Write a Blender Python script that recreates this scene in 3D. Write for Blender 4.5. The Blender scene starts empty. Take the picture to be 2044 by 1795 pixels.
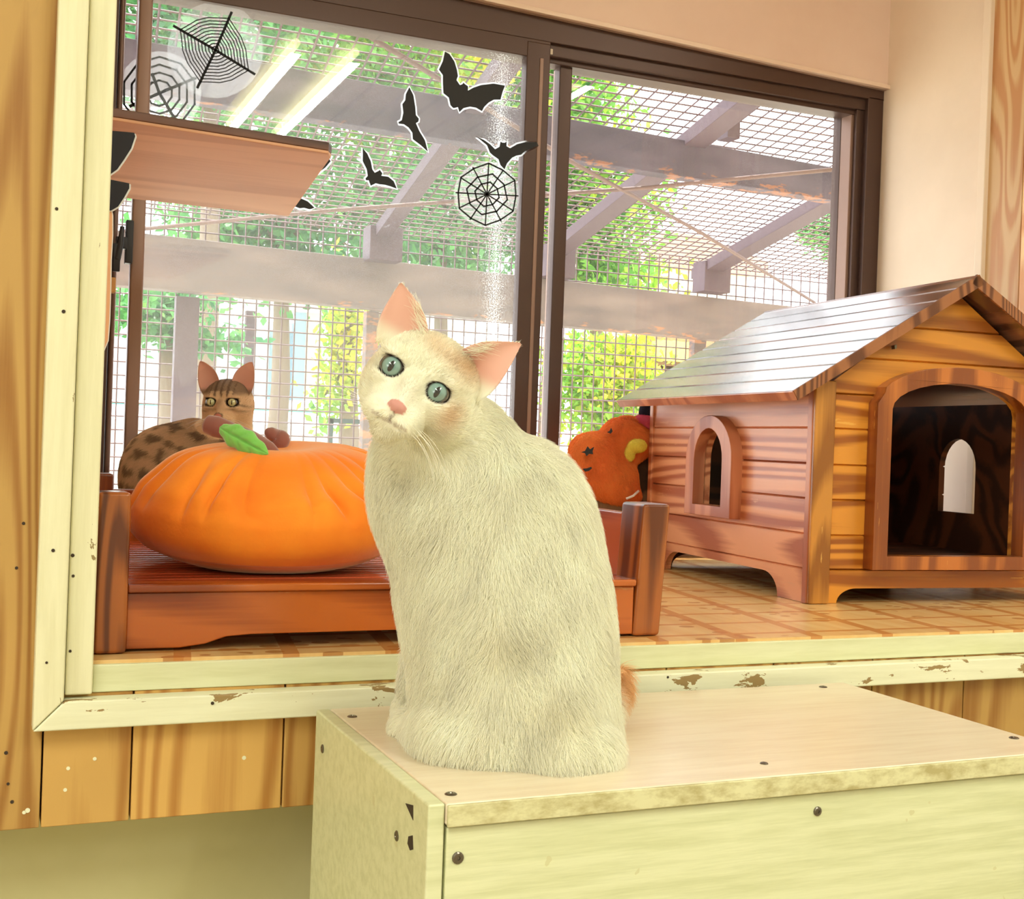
import bpy, bmesh, math, random
import numpy as np
from mathutils import Vector, Matrix
from mathutils.geometry import tessellate_polygon
random.seed(7); rng = np.random.default_rng(7)
SC = bpy.context.scene; COL = SC.collection

# ------------------------------------------------------------------ camera
FOC = 2479.0
YAW, PITCH, ROLL = .40399, -.004478, .036355
CAM = np.array([0.0, -1.235, .95])
_F = np.array([math.sin(YAW)*math.cos(PITCH), math.cos(YAW)*math.cos(PITCH), math.sin(PITCH)])
_r = np.array([math.cos(YAW), -math.sin(YAW), 0.0]); _u = np.cross(_r, _F)
RT = math.cos(ROLL)*_r+math.sin(ROLL)*_u; UP = -math.sin(ROLL)*_r+math.cos(ROLL)*_u
RH = np.array([math.cos(YAW), -math.sin(YAW), 0.0]); FH = np.array([math.sin(YAW), math.cos(YAW), 0.0]); ZU = np.array([0, 0, 1.0])
cd = bpy.data.cameras.new('camera'); cam = bpy.data.objects.new('camera', cd); COL.objects.link(cam)
cam.matrix_world = Matrix([[RT[0], UP[0], -_F[0], CAM[0]], [RT[1], UP[1], -_F[1], CAM[1]], [RT[2], UP[2], -_F[2], CAM[2]], [0, 0, 0, 1]])
cd.sensor_fit = 'HORIZONTAL'; cd.sensor_width = 36.0; cd.lens = 36.0*FOC/2044.0; cd.clip_start = .02; cd.clip_end = 200
SC.camera = cam

def ray(px, py): return _F+RT*(px-1022)/FOC-UP*(py-897.5)/FOC
def W(px, py, t): return CAM+ray(px, py)*t
def at(px, py, Y):
    d = ray(px, py); return CAM+d*((Y-CAM[1])/d[1])
def atz(px, py, Z):
    d = ray(px, py); return CAM+d*((Z-CAM[2])/d[2])

# ------------------------------------------------------------------ world, sun, exposure
SC.view_settings.view_transform = 'Standard'; SC.view_settings.look = 'None'
SC.view_settings.gamma = 1; SC.view_settings.use_curve_mapping = False
SC.view_settings.exposure = 0.0
wd = bpy.data.worlds.new('sky'); SC.world = wd; wd.use_nodes = True
bg = wd.node_tree.nodes['Background']; bg.inputs[0].default_value = (.90, .95, 1.0, 1); bg.inputs[1].default_value = 6.0
def light(name, kind, loc, rot, energy, color, **kw):
    l = bpy.data.lights.new(name, kind); l.energy = energy; l.color = color
    for k, v in kw.items(): setattr(l, k, v)
    o = bpy.data.objects.new(name, l); COL.objects.link(o); o.location = loc; o.rotation_euler = rot; return o
def dir_rot(d): return Vector(d).to_track_quat('-Z', 'Y').to_euler()
light('sun', 'SUN', (0, 5, 6), dir_rot((.18, -.33, -.92)), 9.0, (1, .96, .88), angle=math.radians(1.0))
# tubes of the ceiling fixtures: (x, y, length, watts, colour)
TUBES = [(1.0, -1.9, 1.3, 13.5, (.97, 1, .93)), (1.22, -1.9, 1.3, 13.5, (.97, 1, .93)),
         (-.7, -1.9, 1.3, 15.5, (.97, 1, .93)), (-.92, -1.9, 1.3, 15.5, (.97, 1, .93)),  # left pair: unseen, added as fill
         (1.1, -3.6, 1.3, 13.5, (.97, 1, .93)), (2.1, -.75, 1.0, 13, (1, .98, .88)), (-.8, -3.6, 1.3, 13.5, (.97, 1, .93))]  # the two rear tubes are unseen, added as fill
light('side_fill_light', 'AREA', (-2.55, -1.9, 1.25), (0, math.radians(-90), 0), 26, (1, .99, .92), shape='RECTANGLE', size=1.3, size_y=1.8)  # unseen area light added at the left wall as frontal fill
for i, (x, y, L, wv, c) in enumerate(TUBES):
    light('tube_light', 'AREA', (x, y, 2.33), (0, 0, 0), wv, c, shape='RECTANGLE', size=.04, size_y=L)

# ------------------------------------------------------------------ helpers
def tag(o, label=None, cat=None, group=None, kind=None):
    if label: o['label'] = label
    if cat: o['category'] = cat
    if group: o['group'] = group
    if kind: o['kind'] = kind
    return o
def empty(name, loc=(0, 0, 0), rz=0, **k):
    o = bpy.data.objects.new(name, None); COL.objects.link(o); o.location = loc; o.rotation_euler = (0, 0, rz); o.empty_display_size = .05
    return tag(o, **k)
def link(name, me, mat=None, parent=None, smooth=False, bevel=0, world=True, **k):
    """world: the mesh is in world coordinates, also under a parent that stands elsewhere"""
    o = bpy.data.objects.new(name, me); COL.objects.link(o)
    if mat: me.materials.append(mat)
    if parent:
        o.parent = parent
        if world:
            o.matrix_parent_inverse = (Matrix.Translation(parent.location) @ parent.rotation_euler.to_matrix().to_4x4()).inverted()
    if smooth: me.polygons.foreach_set('use_smooth', [True]*len(me.polygons))
    if bevel:
        m = o.modifiers.new('bevel', 'BEVEL'); m.width = bevel; m.segments = 2; m.limit_method = 'ANGLE'; m.angle_limit = math.radians(40)
        me.polygons.foreach_set('use_smooth', [True]*len(me.polygons)); w = o.modifiers.new('wn', 'WEIGHTED_NORMAL'); w.keep_sharp = True
    return tag(o, **k)
def obj(name, bm, mat=None, parent=None, **k):
    bmesh.ops.recalc_face_normals(bm, faces=bm.faces)
    me = bpy.data.meshes.new(name); bm.to_mesh(me); bm.free()
    return link(name, me, mat, parent, **k)
def pydata(name, v, f, mat=None, parent=None, **k):
    me = bpy.data.meshes.new(name); me.from_pydata([tuple(map(float, p)) for p in v], [], [tuple(map(int, q)) for q in f]); me.update()
    return link(name, me, mat, parent, **k)
def hexa(bm, c8):
    """c8: 4 bottom corners then the 4 above them"""
    v = [bm.verts.new(tuple(map(float, p))) for p in c8]
    for q in ((0, 3, 2, 1), (4, 5, 6, 7), (0, 1, 5, 4), (1, 2, 6, 5), (2, 3, 7, 6), (3, 0, 4, 7)): bm.faces.new([v[i] for i in q])
    return v
def box(bm, x0, x1, y0, y1, z0, z1):
    return hexa(bm, [(x0, y0, z0), (x1, y0, z0), (x1, y1, z0), (x0, y1, z0), (x0, y0, z1), (x1, y0, z1), (x1, y1, z1), (x0, y1, z1)])
def prism(bm, pts, off):
    """pts: 3D outline, extruded by vector off"""
    a = [bm.verts.new(tuple(map(float, p))) for p in pts]; b = [bm.verts.new(tuple(float(p[i]+off[i]) for i in range(3))) for p in pts]
    n = len(pts); tri = tessellate_polygon([[Vector(tuple(map(float, p))) for p in pts]])
    for t in tri:
        try: bm.faces.new([a[i] for i in t]); bm.faces.new([b[i] for i in reversed(t)])
        except ValueError: pass
    for i in range(n): bm.faces.new([a[i], a[(i+1) % n], b[(i+1) % n], b[i]])
def tube(bm, pts, rad, seg=8, caps=True):
    pts = [np.array(p, float) for p in pts]; n = len(pts)
    rs = rad if hasattr(rad, '__len__') else [rad]*n
    rings = []; ref = None
    for i, p in enumerate(pts):
        d = pts[min(i+1, n-1)]-pts[max(i-1, 0)]; d /= np.linalg.norm(d)+1e-12
        if ref is None:
            ref = np.cross(d, [0, 0, 1.0] if abs(d[2]) < .9 else [1.0, 0, 0])
        ref = ref-d*(ref@d); ref /= np.linalg.norm(ref); b = np.cross(d, ref)
        rings.append([bm.verts.new(tuple(p+rs[i]*(math.cos(a)*ref+math.sin(a)*b))) for a in [2*math.pi*k/seg for k in range(seg)]])
    for i in range(n-1):
        for k in range(seg): bm.faces.new([rings[i][k], rings[i][(k+1) % seg], rings[i+1][(k+1) % seg], rings[i+1][k]])
    if caps: bm.faces.new(rings[0][::-1]); bm.faces.new(rings[-1])
def spline(pts, n):
    P = np.array(pts, float); out = []
    for i in range(len(P)-1):
        p0, p1, p2, p3 = P[max(i-1, 0)], P[i], P[i+1], P[min(i+2, len(P)-1)]
        for k in range(n):
            t = k/n; out.append(.5*((2*p1)+(-p0+p2)*t+(2*p0-5*p1+4*p2-p3)*t*t+(-p0+3*p1-3*p2+p3)*t**3))
    out.append(P[-1]); return out

def grooved_panel(name, M, outer, holes, thick, grooves, mat, parent, gw=.0035, gd=.004, gcurve=None, **k):
    """a board panel in the (a,b) plane; M maps (a,b,depth) to 3D; V grooves run along a at each b in grooves"""
    loops = [outer]+holes; flat = [p for l in loops for p in l]
    tri = tessellate_polygon([[Vector((p[0], p[1], 0)) for p in l] for l in loops])
    bm = bmesh.new(); vs = [bm.verts.new((p[0], p[1], 0)) for p in flat]
    for t in tri:
        try: bm.faces.new([vs[i] for i in t])
        except ValueError: pass
    bmesh.ops.recalc_face_normals(bm, faces=bm.faces)
    for g in grooves:
        for dz in (-gw/2, 0, gw/2):
            geom = list(bm.verts)+list(bm.edges)+list(bm.faces)
            bmesh.ops.bisect_plane(bm, geom=geom, plane_co=(0, g+dz, 0), plane_no=(0, 1, 0), dist=1e-6)
    front = {}
    for v in bm.verts:
        d = gd if any(abs(v.co.y-g) < 2e-5 for g in grooves) else 0
        front[v] = (v.co.x, v.co.y, d)
    bedges = [e for e in bm.edges if len(e.link_faces) == 1]
    back = {v: bm.verts.new((c[0], c[1], thick)) for v, c in front.items()}
    for f in list(bm.faces):
        if all(v in front for v in f.verts): bm.faces.new([back[v] for v in reversed(f.verts)])
    for e in bedges:
        a, b = e.verts; bm.faces.new([a, b, back[b], back[a]])
    for v, c in front.items(): v.co = c
    for v in bm.verts: v.co = Vector(tuple(map(float, M(*v.co))))
    bmesh.ops.recalc_face_normals(bm, faces=bm.faces)
    return obj(name, bm, mat, parent, **k)

# ------------------------------------------------------------------ materials
def newmat(name):
    m = bpy.data.materials.new(name); m.use_nodes = True; nt = m.node_tree; return m, nt, nt.nodes['Principled BSDF'], nt.links
def rgb(c): return (c[0], c[1], c[2], 1)
def s2l(c): return tuple(((x/255)/12.92 if x/255 <= .04045 else ((x/255+.055)/1.055)**2.4) for x in c)
def ramp(nt, stops):
    r = nt.nodes.new('ShaderNodeValToRGB'); e = r.color_ramp.elements
    while len(e) < len(stops): e.new(.5)
    for i, (p, c) in enumerate(stops): e[i].position = p; e[i].color = rgb(c)
    return r
def coords(nt, scale=(1, 1, 1), rot=(0, 0, 0), loc=(0, 0, 0)):
    tc = nt.nodes.new('ShaderNodeTexCoord'); mp = nt.nodes.new('ShaderNodeMapping')
    mp.inputs['Scale'].default_value = scale; mp.inputs['Rotation'].default_value = rot; mp.inputs['Location'].default_value = loc
    nt.links.new(tc.outputs['Object'], mp.inputs[0]); return mp.outputs[0]
def noise(nt, vec, scale, detail=3, rough=.5, dist=0):
    n = nt.nodes.new('ShaderNodeTexNoise'); n.inputs['Scale'].default_value = scale; n.inputs['Detail'].default_value = detail
    n.inputs['Roughness'].default_value = rough; n.inputs['Distortion'].default_value = dist
    nt.links.new(vec, n.inputs['Vector']); return n.outputs['Fac']
def math_n(nt, op, a, b=None, clamp=False):
    n = nt.nodes.new('ShaderNodeMath'); n.operation = op; n.use_clamp = clamp
    for i, x in enumerate((a, b)):
        if x is None: continue
        if isinstance(x, (int, float)): n.inputs[i].default_value = x
        else: nt.links.new(x, n.inputs[i])
    return n.outputs[0]
def mixc(nt, f, a, b):
    n = nt.nodes.new('ShaderNodeMix'); n.data_type = 'RGBA'
    if isinstance(f, (int, float)): n.inputs[0].default_value = f
    else: nt.links.new(f, n.inputs[0])
    for i, x in ((6, a), (7, b)):
        if isinstance(x, tuple): n.inputs[i].default_value = rgb(x)
        else: nt.links.new(x, n.inputs[i])
    return n.outputs[2]
def bump(nt, b, h, strength=.3, dist=.002):
    n = nt.nodes.new('ShaderNodeBump'); n.inputs['Strength'].default_value = strength; n.inputs['Distance'].default_value = dist
    nt.links.new(h, n.inputs['Height']); nt.links.new(n.outputs[0], b.inputs['Normal'])
def plain(name, c, rough=.6, metal=0, **k):
    m, nt, b, L = newmat(name); b.inputs['Base Color'].default_value = rgb(c); b.inputs['Roughness'].default_value = rough; b.inputs['Metallic'].default_value = metal
    for q, v in k.items(): b.inputs[q].default_value = v
    return m
def wood(name, dark, light_, axis=2, rings=38, rough=.45, coat=0, across=1.0, contrast=(.30, .70), seed=0, scratch=None, tone=False, knots=True):
    """axis = grain direction; growth rings come from a stretched distorted field"""
    m, nt, b, L = newmat(name)
    sc = [across*3.2]*3; sc[axis] = .42
    v = coords(nt, tuple(sc), loc=(seed*3.1, seed*1.7, seed*2.3))
    if tone:
        at_ = nt.nodes.new('ShaderNodeAttribute'); at_.attribute_name = 'tone'
        add = nt.nodes.new('ShaderNodeVectorMath'); add.operation = 'MULTIPLY_ADD'
        L.new(at_.outputs['Color'], add.inputs[0]); add.inputs[1].default_value = (9, 9, 9); L.new(v, add.inputs[2]); v = add.outputs[0]
    n1 = noise(nt, v, 1.3, 2, .5, .6)
    f = math_n(nt, 'MULTIPLY', n1, rings*2.4); s = math_n(nt, 'SINE', f)
    s = math_n(nt, 'MULTIPLY_ADD', s, .5); s.node.inputs[2].default_value = .5
    sc2 = [across*160]*3; sc2[axis] = 5
    n2 = noise(nt, coords(nt, tuple(sc2)), 1, 3, .6)
    mix = math_n(nt, 'MULTIPLY', n2, .45); tot = math_n(nt, 'MULTIPLY_ADD', s, .6); L.new(mix, tot.node.inputs[2])
    r = ramp(nt, [(contrast[0], dark), (contrast[1], light_)]); L.new(tot, r.inputs[0]); colr = r.outputs[0]
    n4 = noise(nt, coords(nt, (2.2, 2.2, 2.2), loc=(seed, 0, 0)), 2.0, 2)
    colr = mixc(nt, math_n(nt, 'MULTIPLY', n4, .35), colr, tuple(x*.62 for x in dark))
    if tone:
        hs = nt.nodes.new('ShaderNodeHueSaturation'); L.new(colr, hs.inputs['Color'])
        sep = nt.nodes.new('ShaderNodeSeparateColor'); L.new(at_.outputs['Color'], sep.inputs[0])
        mr = nt.nodes.new('ShaderNodeMapRange'); mr.inputs[3].default_value = .8; mr.inputs[4].default_value = 1.2; L.new(sep.outputs[0], mr.inputs[0]); L.new(mr.outputs[0], hs.inputs['Value']); colr = hs.outputs[0]
    if scratch:
        sc3 = [90]*3; sc3[axis] = 9
        n3 = noise(nt, coords(nt, tuple(sc3), loc=(5, 2, 1)), 1, 4, .7)
        th = math_n(nt, 'GREATER_THAN', n3, .66); wm = noise(nt, coords(nt, (9, 9, 9)), 1, 2)
        th = math_n(nt, 'MULTIPLY', th, math_n(nt, 'GREATER_THAN', wm, .5)); colr = mixc(nt, math_n(nt, 'MULTIPLY', th, .55), colr, scratch)
    L.new(colr, b.inputs['Base Color']); b.inputs['Roughness'].default_value = rough; b.inputs['Coat Weight'].default_value = coat; b.inputs['Coat Roughness'].default_value = .18
    bump(nt, b, tot, .25, .0012); return m
def paint(name, c, c2, chip=None, chip_th=.66, chip_sc=(38, 38, 38), rough=.5, grain=(6, 90, 90), spots=None, gl=.5):
    m, nt, b, L = newmat(name)
    n1 = noise(nt, coords(nt, grain), 1.2, 4, .65); r = ramp(nt, [(.35, c2), (.6, c)]); L.new(n1, r.inputs[0]); colr = r.outputs[0]
    n0 = noise(nt, coords(nt, (3, 3, 3)), 1.2, 3); colr = mixc(nt, math_n(nt, 'MULTIPLY', n0, .35), colr, tuple(x*.9 for x in c2))
    h = n1
    if spots:
        n3 = noise(nt, coords(nt, (60, 60, 60), loc=(3, 3, 3)), 1, 2, .5); colr = mixc(nt, math_n(nt, 'MULTIPLY', math_n(nt, 'GREATER_THAN', n3, .74), .7), colr, spots)
    if chip:
        n2 = noise(nt, coords(nt, chip_sc), 1, 5, .62, .4); q = math_n(nt, 'GREATER_THAN', n2, chip_th)
        colr = mixc(nt, q, colr, chip); h = math_n(nt, 'SUBTRACT', n1, math_n(nt, 'MULTIPLY', q, 1.5))
    L.new(colr, b.inputs['Base Color']); b.inputs['Roughness'].default_value = rough; b.inputs['Specular IOR Level'].default_value = gl
    bump(nt, b, h, .3, .001); return m

M_plank = wood('cedar_planks', s2l((178, 122, 54)), s2l((222, 176, 98)), axis=2, rings=60, rough=.5, seed=2, tone=True, contrast=(.2, .7))
M_plank_r = wood('pine_planks_right', s2l((222, 160, 104)), s2l((245, 205, 150)), axis=2, rings=50, rough=.45, seed=5, tone=True)
M_trim = paint('chipped_cream_paint', s2l((244, 243, 212)), s2l((234, 232, 198)), chip=s2l((160, 132, 84)), chip_th=.60, rough=.45, chip_sc=(22, 40, 60))
M_trim_v = paint('chipped_cream_paint_upright', s2l((238, 233, 196)), s2l((228, 222, 182)), chip=s2l((150, 128, 84)), chip_th=.69, rough=.45, grain=(90, 90, 6), chip_sc=(60, 60, 22))
M_box = paint('box_cream_paint', s2l((226, 227, 186)), s2l((208, 210, 164)), chip=s2l((120, 100, 72)), chip_th=.80, rough=.38, spots=s2l((205, 200, 150)), chip_sc=(30, 30, 30))
M_boxtop = paint('box_top_paint_window_lit', s2l((240, 226, 198)), s2l((230, 212, 182)), chip=s2l((140, 118, 92)), chip_th=.80, rough=.28, grain=(8, 80, 80))  # box paint with the window's pinkish light put into its colour
M_boxlip = paint('worn_box_edge', s2l((226, 222, 176)), s2l((180, 168, 116)), chip=s2l((128, 112, 74)), chip_th=.7, rough=.5, grain=(30, 60, 60))
M_lintel = paint('peach_plaster', s2l((246, 218, 202)), s2l((242, 212, 196)), rough=.7, grain=(5, 5, 5))
M_jamb = paint('cream_plaster', s2l((246, 226, 204)), s2l((240, 220, 198)), rough=.7, grain=(5, 5, 5))
M_wallroom = plain('room_wall_paint', s2l((232, 230, 214)), .8)
M_under = paint('olive_plaster', s2l((214, 206, 156)), s2l((206, 198, 146)), rough=.8, grain=(4, 4, 4))
M_frame = plain('bronze_aluminium', s2l((84, 62, 54)), .38, .35)
M_frame2 = plain('bronze_aluminium_pale', s2l((150, 120, 106)), .4, .3)  # paler, pinker copy of the frame bronze
M_black = plain('black_plastic', s2l((26, 24, 30)), .4)
M_bat = plain('black_sticker_ink', s2l((14, 14, 20)), .55)
M_screw = plain('screw_steel', s2l((120, 112, 100)), .3, .9)
M_hole = plain('nail_hole_dark', s2l((58, 44, 30)), .8)
H1 = dict(dark=s2l((132, 58, 30)), light_=s2l((206, 122, 66)))
M_h_side = wood('house_side_cedar', s2l((184, 102, 65)), s2l((247, 174, 126)), axis=1, rings=44, rough=.4, coat=.25, across=1.0, seed=3, scratch=s2l((226, 164, 120)))
M_h_front = wood('house_front_cedar', s2l((163, 88, 16)), s2l((239, 159, 54)), axis=0, rings=44, rough=.38, coat=.3, seed=4, scratch=s2l((236, 180, 84)))
M_h_post = wood('house_post_cedar', s2l((153, 92, 27)), s2l((216, 147, 60)), axis=2, rings=30, rough=.38, coat=.3, seed=5, scratch=s2l((240, 190, 100)))
M_h_roof = wood('house_roof_stain', s2l((84, 50, 36)), s2l((150, 100, 74)), axis=1, rings=30, rough=.24, coat=.8, seed=6)
M_h_roofedge = wood('house_roof_edge', s2l((106, 60, 34)), s2l((170, 108, 66)), axis=2, rings=80, rough=.5, seed=7)
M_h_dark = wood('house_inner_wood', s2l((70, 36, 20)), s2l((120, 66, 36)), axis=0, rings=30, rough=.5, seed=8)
M_h_frame = wood('house_door_frame', s2l((140, 70, 24)), s2l((206, 120, 50)), axis=2, rings=26, rough=.35, coat=.35, seed=9, scratch=s2l((236, 170, 80)))
M_h_wframe = wood('house_window_frame', s2l((176, 98, 64)), s2l((218, 142, 102)), axis=2, rings=26, rough=.4, coat=.2, seed=10)
M_bed_post = wood('bed_post_wood', s2l((104, 47, 18)), s2l((177, 98, 41)), axis=2, rings=46, rough=.28, coat=.5, seed=11, scratch=s2l((196, 140, 80)))
M_bed_rail = wood('bed_rail_wood', s2l((136, 56, 18)), s2l((200, 104, 38)), axis=0, rings=26, rough=.25, coat=.6, seed=12, scratch=s2l((214, 150, 80)))
M_bed_slat = wood('bed_slat_wood', s2l((148, 54, 29)), s2l((214, 100, 59)), axis=0, rings=20, rough=.22, coat=.7, seed=13)
M_bed_side = wood('bed_side_wood', s2l((148, 61, 36)), s2l((209, 109, 70)), axis=1, rings=24, rough=.25, coat=.5, seed=14)
M_shelf = wood('cat_shelf_plywood', s2l((224, 168, 132)), s2l((247, 197, 159)), axis=0, rings=14, rough=.6, seed=15)
M_shelfedge = wood('cat_shelf_edge', s2l((70, 42, 32)), s2l((120, 80, 62)), axis=0, rings=40, rough=.5, seed=16)
def beam_mat(name, c, c2, rust, zlo, zhi):
    """painted steel with rust gathered on its lower flange"""
    m, nt, b, L = newmat(name)
    n1 = noise(nt, coords(nt, (4, 4, 18)), 1, 4); r = ramp(nt, [(.3, c2), (.7, c)]); L.new(n1, r.inputs[0])
    tc = nt.nodes.new('ShaderNodeTexCoord'); sp = nt.nodes.new('ShaderNodeSeparateXYZ'); L.new(tc.outputs['Object'], sp.inputs[0])
    mr = nt.nodes.new('ShaderNodeMapRange'); mr.inputs[1].default_value = zlo; mr.inputs[2].default_value = zhi; mr.inputs[3].default_value = .15; mr.inputs[4].default_value = -.05; L.new(sp.outputs[2], mr.inputs[0])
    n2 = noise(nt, coords(nt, (9, 9, 30)), 1.4, 6, .7); q = math_n(nt, 'GREATER_THAN', math_n(nt, 'ADD', n2, mr.outputs[0]), .66)
    L.new(mixc(nt, q, r.outputs[0], rust), b.inputs['Base Color']); b.inputs['Roughness'].default_value = .6; return m
M_beam = beam_mat('grey_steel_rusting', s2l((96, 84, 100)), s2l((64, 56, 72)), s2l((150, 100, 78)), 1.785, 1.85)
M_beam2 = beam_mat('pale_steel_rusting', s2l((132, 116, 114)), s2l((104, 92, 94)), s2l((172, 124, 98)), 1.42, 1.50)
M_rafter = plain('purple_grey_steel', s2l((92, 74, 84)), .6)
M_rod = plain('rusty_rod', s2l((112, 86, 80)), .6)
M_wire = plain('galvanised_wire', s2l((104, 80, 82)), .5, .1)
M_orange = None

def glass_mat(name, dust_x=None, veil=.03):
    m, nt, b, L = newmat(name); nt.nodes.remove(b); out = nt.nodes['Material Output']
    tr = nt.nodes.new('ShaderNodeBsdfTransparent'); tr.inputs[0].default_value = (.97, .985, .98, 1)
    gl = nt.nodes.new('ShaderNodeBsdfGlossy'); gl.inputs['Roughness'].default_value = .01
    fr = nt.nodes.new('ShaderNodeFresnel'); fr.inputs[0].default_value = 1.5
    mx = nt.nodes.new('ShaderNodeMixShader'); L.new(math_n(nt, 'MULTIPLY', fr.outputs[0], 1.7), mx.inputs[0]); L.new(tr.outputs[0], mx.inputs[1]); L.new(gl.outputs[0], mx.inputs[2])
    df = nt.nodes.new('ShaderNodeBsdfTranslucent'); df.inputs[0].default_value = (.9, .93, .95, 1); dd = nt.nodes.new('ShaderNodeBsdfDiffuse'); dd.inputs[0].default_value = (.9, .93, .95, 1)
    da = nt.nodes.new('ShaderNodeAddShader'); L.new(df.outputs[0], da.inputs[0]); L.new(dd.outputs[0], da.inputs[1])
    m2 = nt.nodes.new('ShaderNodeMixShader'); L.new(mx.outputs[0], m2.inputs[1]); L.new(df.outputs[0], m2.inputs[2])
    n = noise(nt, coords(nt, (700, 1, 700)), 1, 2, .6); sp = math_n(nt, 'GREATER_THAN', n, .66)
    dusty = math_n(nt, 'MULTIPLY', sp, .10)
    if dust_x is not None:
        tc = nt.nodes.new('ShaderNodeTexCoord'); s = nt.nodes.new('ShaderNodeSeparateXYZ'); L.new(tc.outputs['Object'], s.inputs[0])
        dx = math_n(nt, 'ABSOLUTE', math_n(nt, 'SUBTRACT', s.outputs[0], dust_x)); w = math_n(nt, 'SUBTRACT', 1.0, math_n(nt, 'MULTIPLY', dx, 18), True)
        n2 = noise(nt, coords(nt, (420, 1, 420)), 1, 3, .7); band = math_n(nt, 'MULTIPLY', math_n(nt, 'GREATER_THAN', math_n(nt, 'ADD', n2, math_n(nt, 'MULTIPLY', w, .20)), .70), .5)
        band = math_n(nt, 'MULTIPLY', band, math_n(nt, 'GREATER_THAN', w, .02)); dusty = math_n(nt, 'MAXIMUM', dusty, band)
    L.new(math_n(nt, 'ADD', dusty, veil), m2.inputs[0]); L.new(m2.outputs[0], out.inputs[0]); return m
M_glass_in = glass_mat('window_glass_dusty', .90, .055); M_glass = glass_mat('window_glass', None, .02)
def film_mat(fac=.10):
    m, nt, b, L = newmat('clear_sticker_film'); nt.nodes.remove(b); out = nt.nodes['Material Output']
    tr = nt.nodes.new('ShaderNodeBsdfTransparent'); df = nt.nodes.new('ShaderNodeBsdfTranslucent'); df.inputs[0].default_value = (.95, .97, 1, 1); mx = nt.nodes.new('ShaderNodeMixShader'); mx.inputs[0].default_value = fac
    L.new(tr.outputs[0], mx.inputs[1]); L.new(df.outputs[0], mx.inputs[2]); L.new(mx.outputs[0], out.inputs[0]); return m
M_film = film_mat(); M_film2 = film_mat(.38)

# ------------------------------------------------------------------ setting: walls, bay, floor
def planks(name, x0, x1, z0, z1, y0, y1, edges, mat, axis='x', gap=.0016, **k):
    bm = bmesh.new(); ed = [e for e in edges if x0 < e < x1]; ed = [x0]+ed+[x1]; cols = []
    lay = bm.loops.layers.color.new('tone')
    for a, b in zip(ed[:-1], ed[1:]):
        vs = box(bm, a+gap/2, b-gap/2, y0, y1, z0, z1) if axis == 'x' else box(bm, y0, y1, a+gap/2, b-gap/2, z0, z1)
        c = (random.random(), random.random(), random.random(), 1)
        for f in {f for v in vs for f in v.link_faces}:
            for l in f.loops: l[lay] = c
    return obj(name, bm, mat, None, bevel=.0012, kind='structure', **k)
E1 = [-2.5+.147*i for i in range(1, 50)]; sh = .1426-min(E1, key=lambda e: abs(e-.1426)); E1 = [e+sh for e in E1]
planks('wall_front', -2.6, .062, .575, 2.45, 0.0, .03, [-.0044-.147*i for i in range(20)][::-1]+[], M_plank)
planks('wall_front', .062, 3.0, .575, .70, 0.0, .03, [.1426+.147*i for i in range(20)], M_plank)
planks('wall_front', .062, 3.0, 2.2, 2.45, 0.0, .03, [.1426+.147*i for i in range(20)], M_plank)
planks('wall_front', 1.86, 3.0, .70, 2.2, 0.0, .03, [2.0+.147*i for i in range(6)], M_plank)
bm = bmesh.new(); box(bm, -2.6, 3.0, .12, .38, 0, .58); obj('wall_lower', bm, M_under, kind='structure')
bm = bmesh.new(); box(bm, -2.6, 3.0, .03, .38, .575, .60); obj('wall_lower', bm, M_under, kind='structure')
# bay shell
bm = bmesh.new(); box(bm, .03, .085, .03, 1.10, .60, 2.25); obj('wall_left', bm, M_jamb, kind='structure')
bm = bmesh.new(); box(bm, 1.806, 1.90, .66, 1.10, .60, 2.25); obj('wall_right', bm, M_jamb, kind='structure')
planks('wall_right', .03, .655, .60, 2.25, 1.80, 1.86, [.13, .28, .43, .56], M_plank_r, axis='y')
bm = bmesh.new(); box(bm, 1.790, 1.806, .648, .668, .73, 2.2); obj('trim_1', bm, M_jamb, bevel=.002, kind='structure')
bm = bmesh.new(); box(bm, .03, 1.90, .03, 1.10, 2.2, 2.25); obj('ceiling', bm, M_jamb, kind='structure')
bm = bmesh.new()
zl, zr = 1.806, 1.757
def lz(x): return zl+(zr-zl)*(x-.085)/(1.806-.085)
hexa(bm, [(.085, .965, lz(.085)), (1.806, .965, lz(1.806)), (1.806, 1.10, lz(1.806)), (.085, 1.10, lz(.085)), (.085, .965, 2.2), (1.806, .965, 2.2), (1.806, 1.10, 2.2), (.085, 1.10, 2.2)])
obj('wall_back', bm, M_lintel, kind='structure')
bm = bmesh.new()
hexa(bm, [(.085, .955, lz(.085)), (1.806, .955, lz(1.806)), (1.806, .975, lz(1.806)), (.085, .975, lz(.085)), (.085, .955, lz(.085)+.009), (1.806, .955, lz(1.806)+.009), (1.806, .975, lz(1.806)+.009), (.085, .975, lz(.085)+.009)])
obj('trim_2', bm, paint('pale_pink_strip', s2l((250, 226, 208)), s2l((244, 214, 192)), rough=.4), bevel=.001, kind='structure')
bm = bmesh.new(); box(bm, .085, 1.90, .99, 1.10, .60, .765); obj('wall_back', bm, M_jamb, kind='structure')
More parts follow.
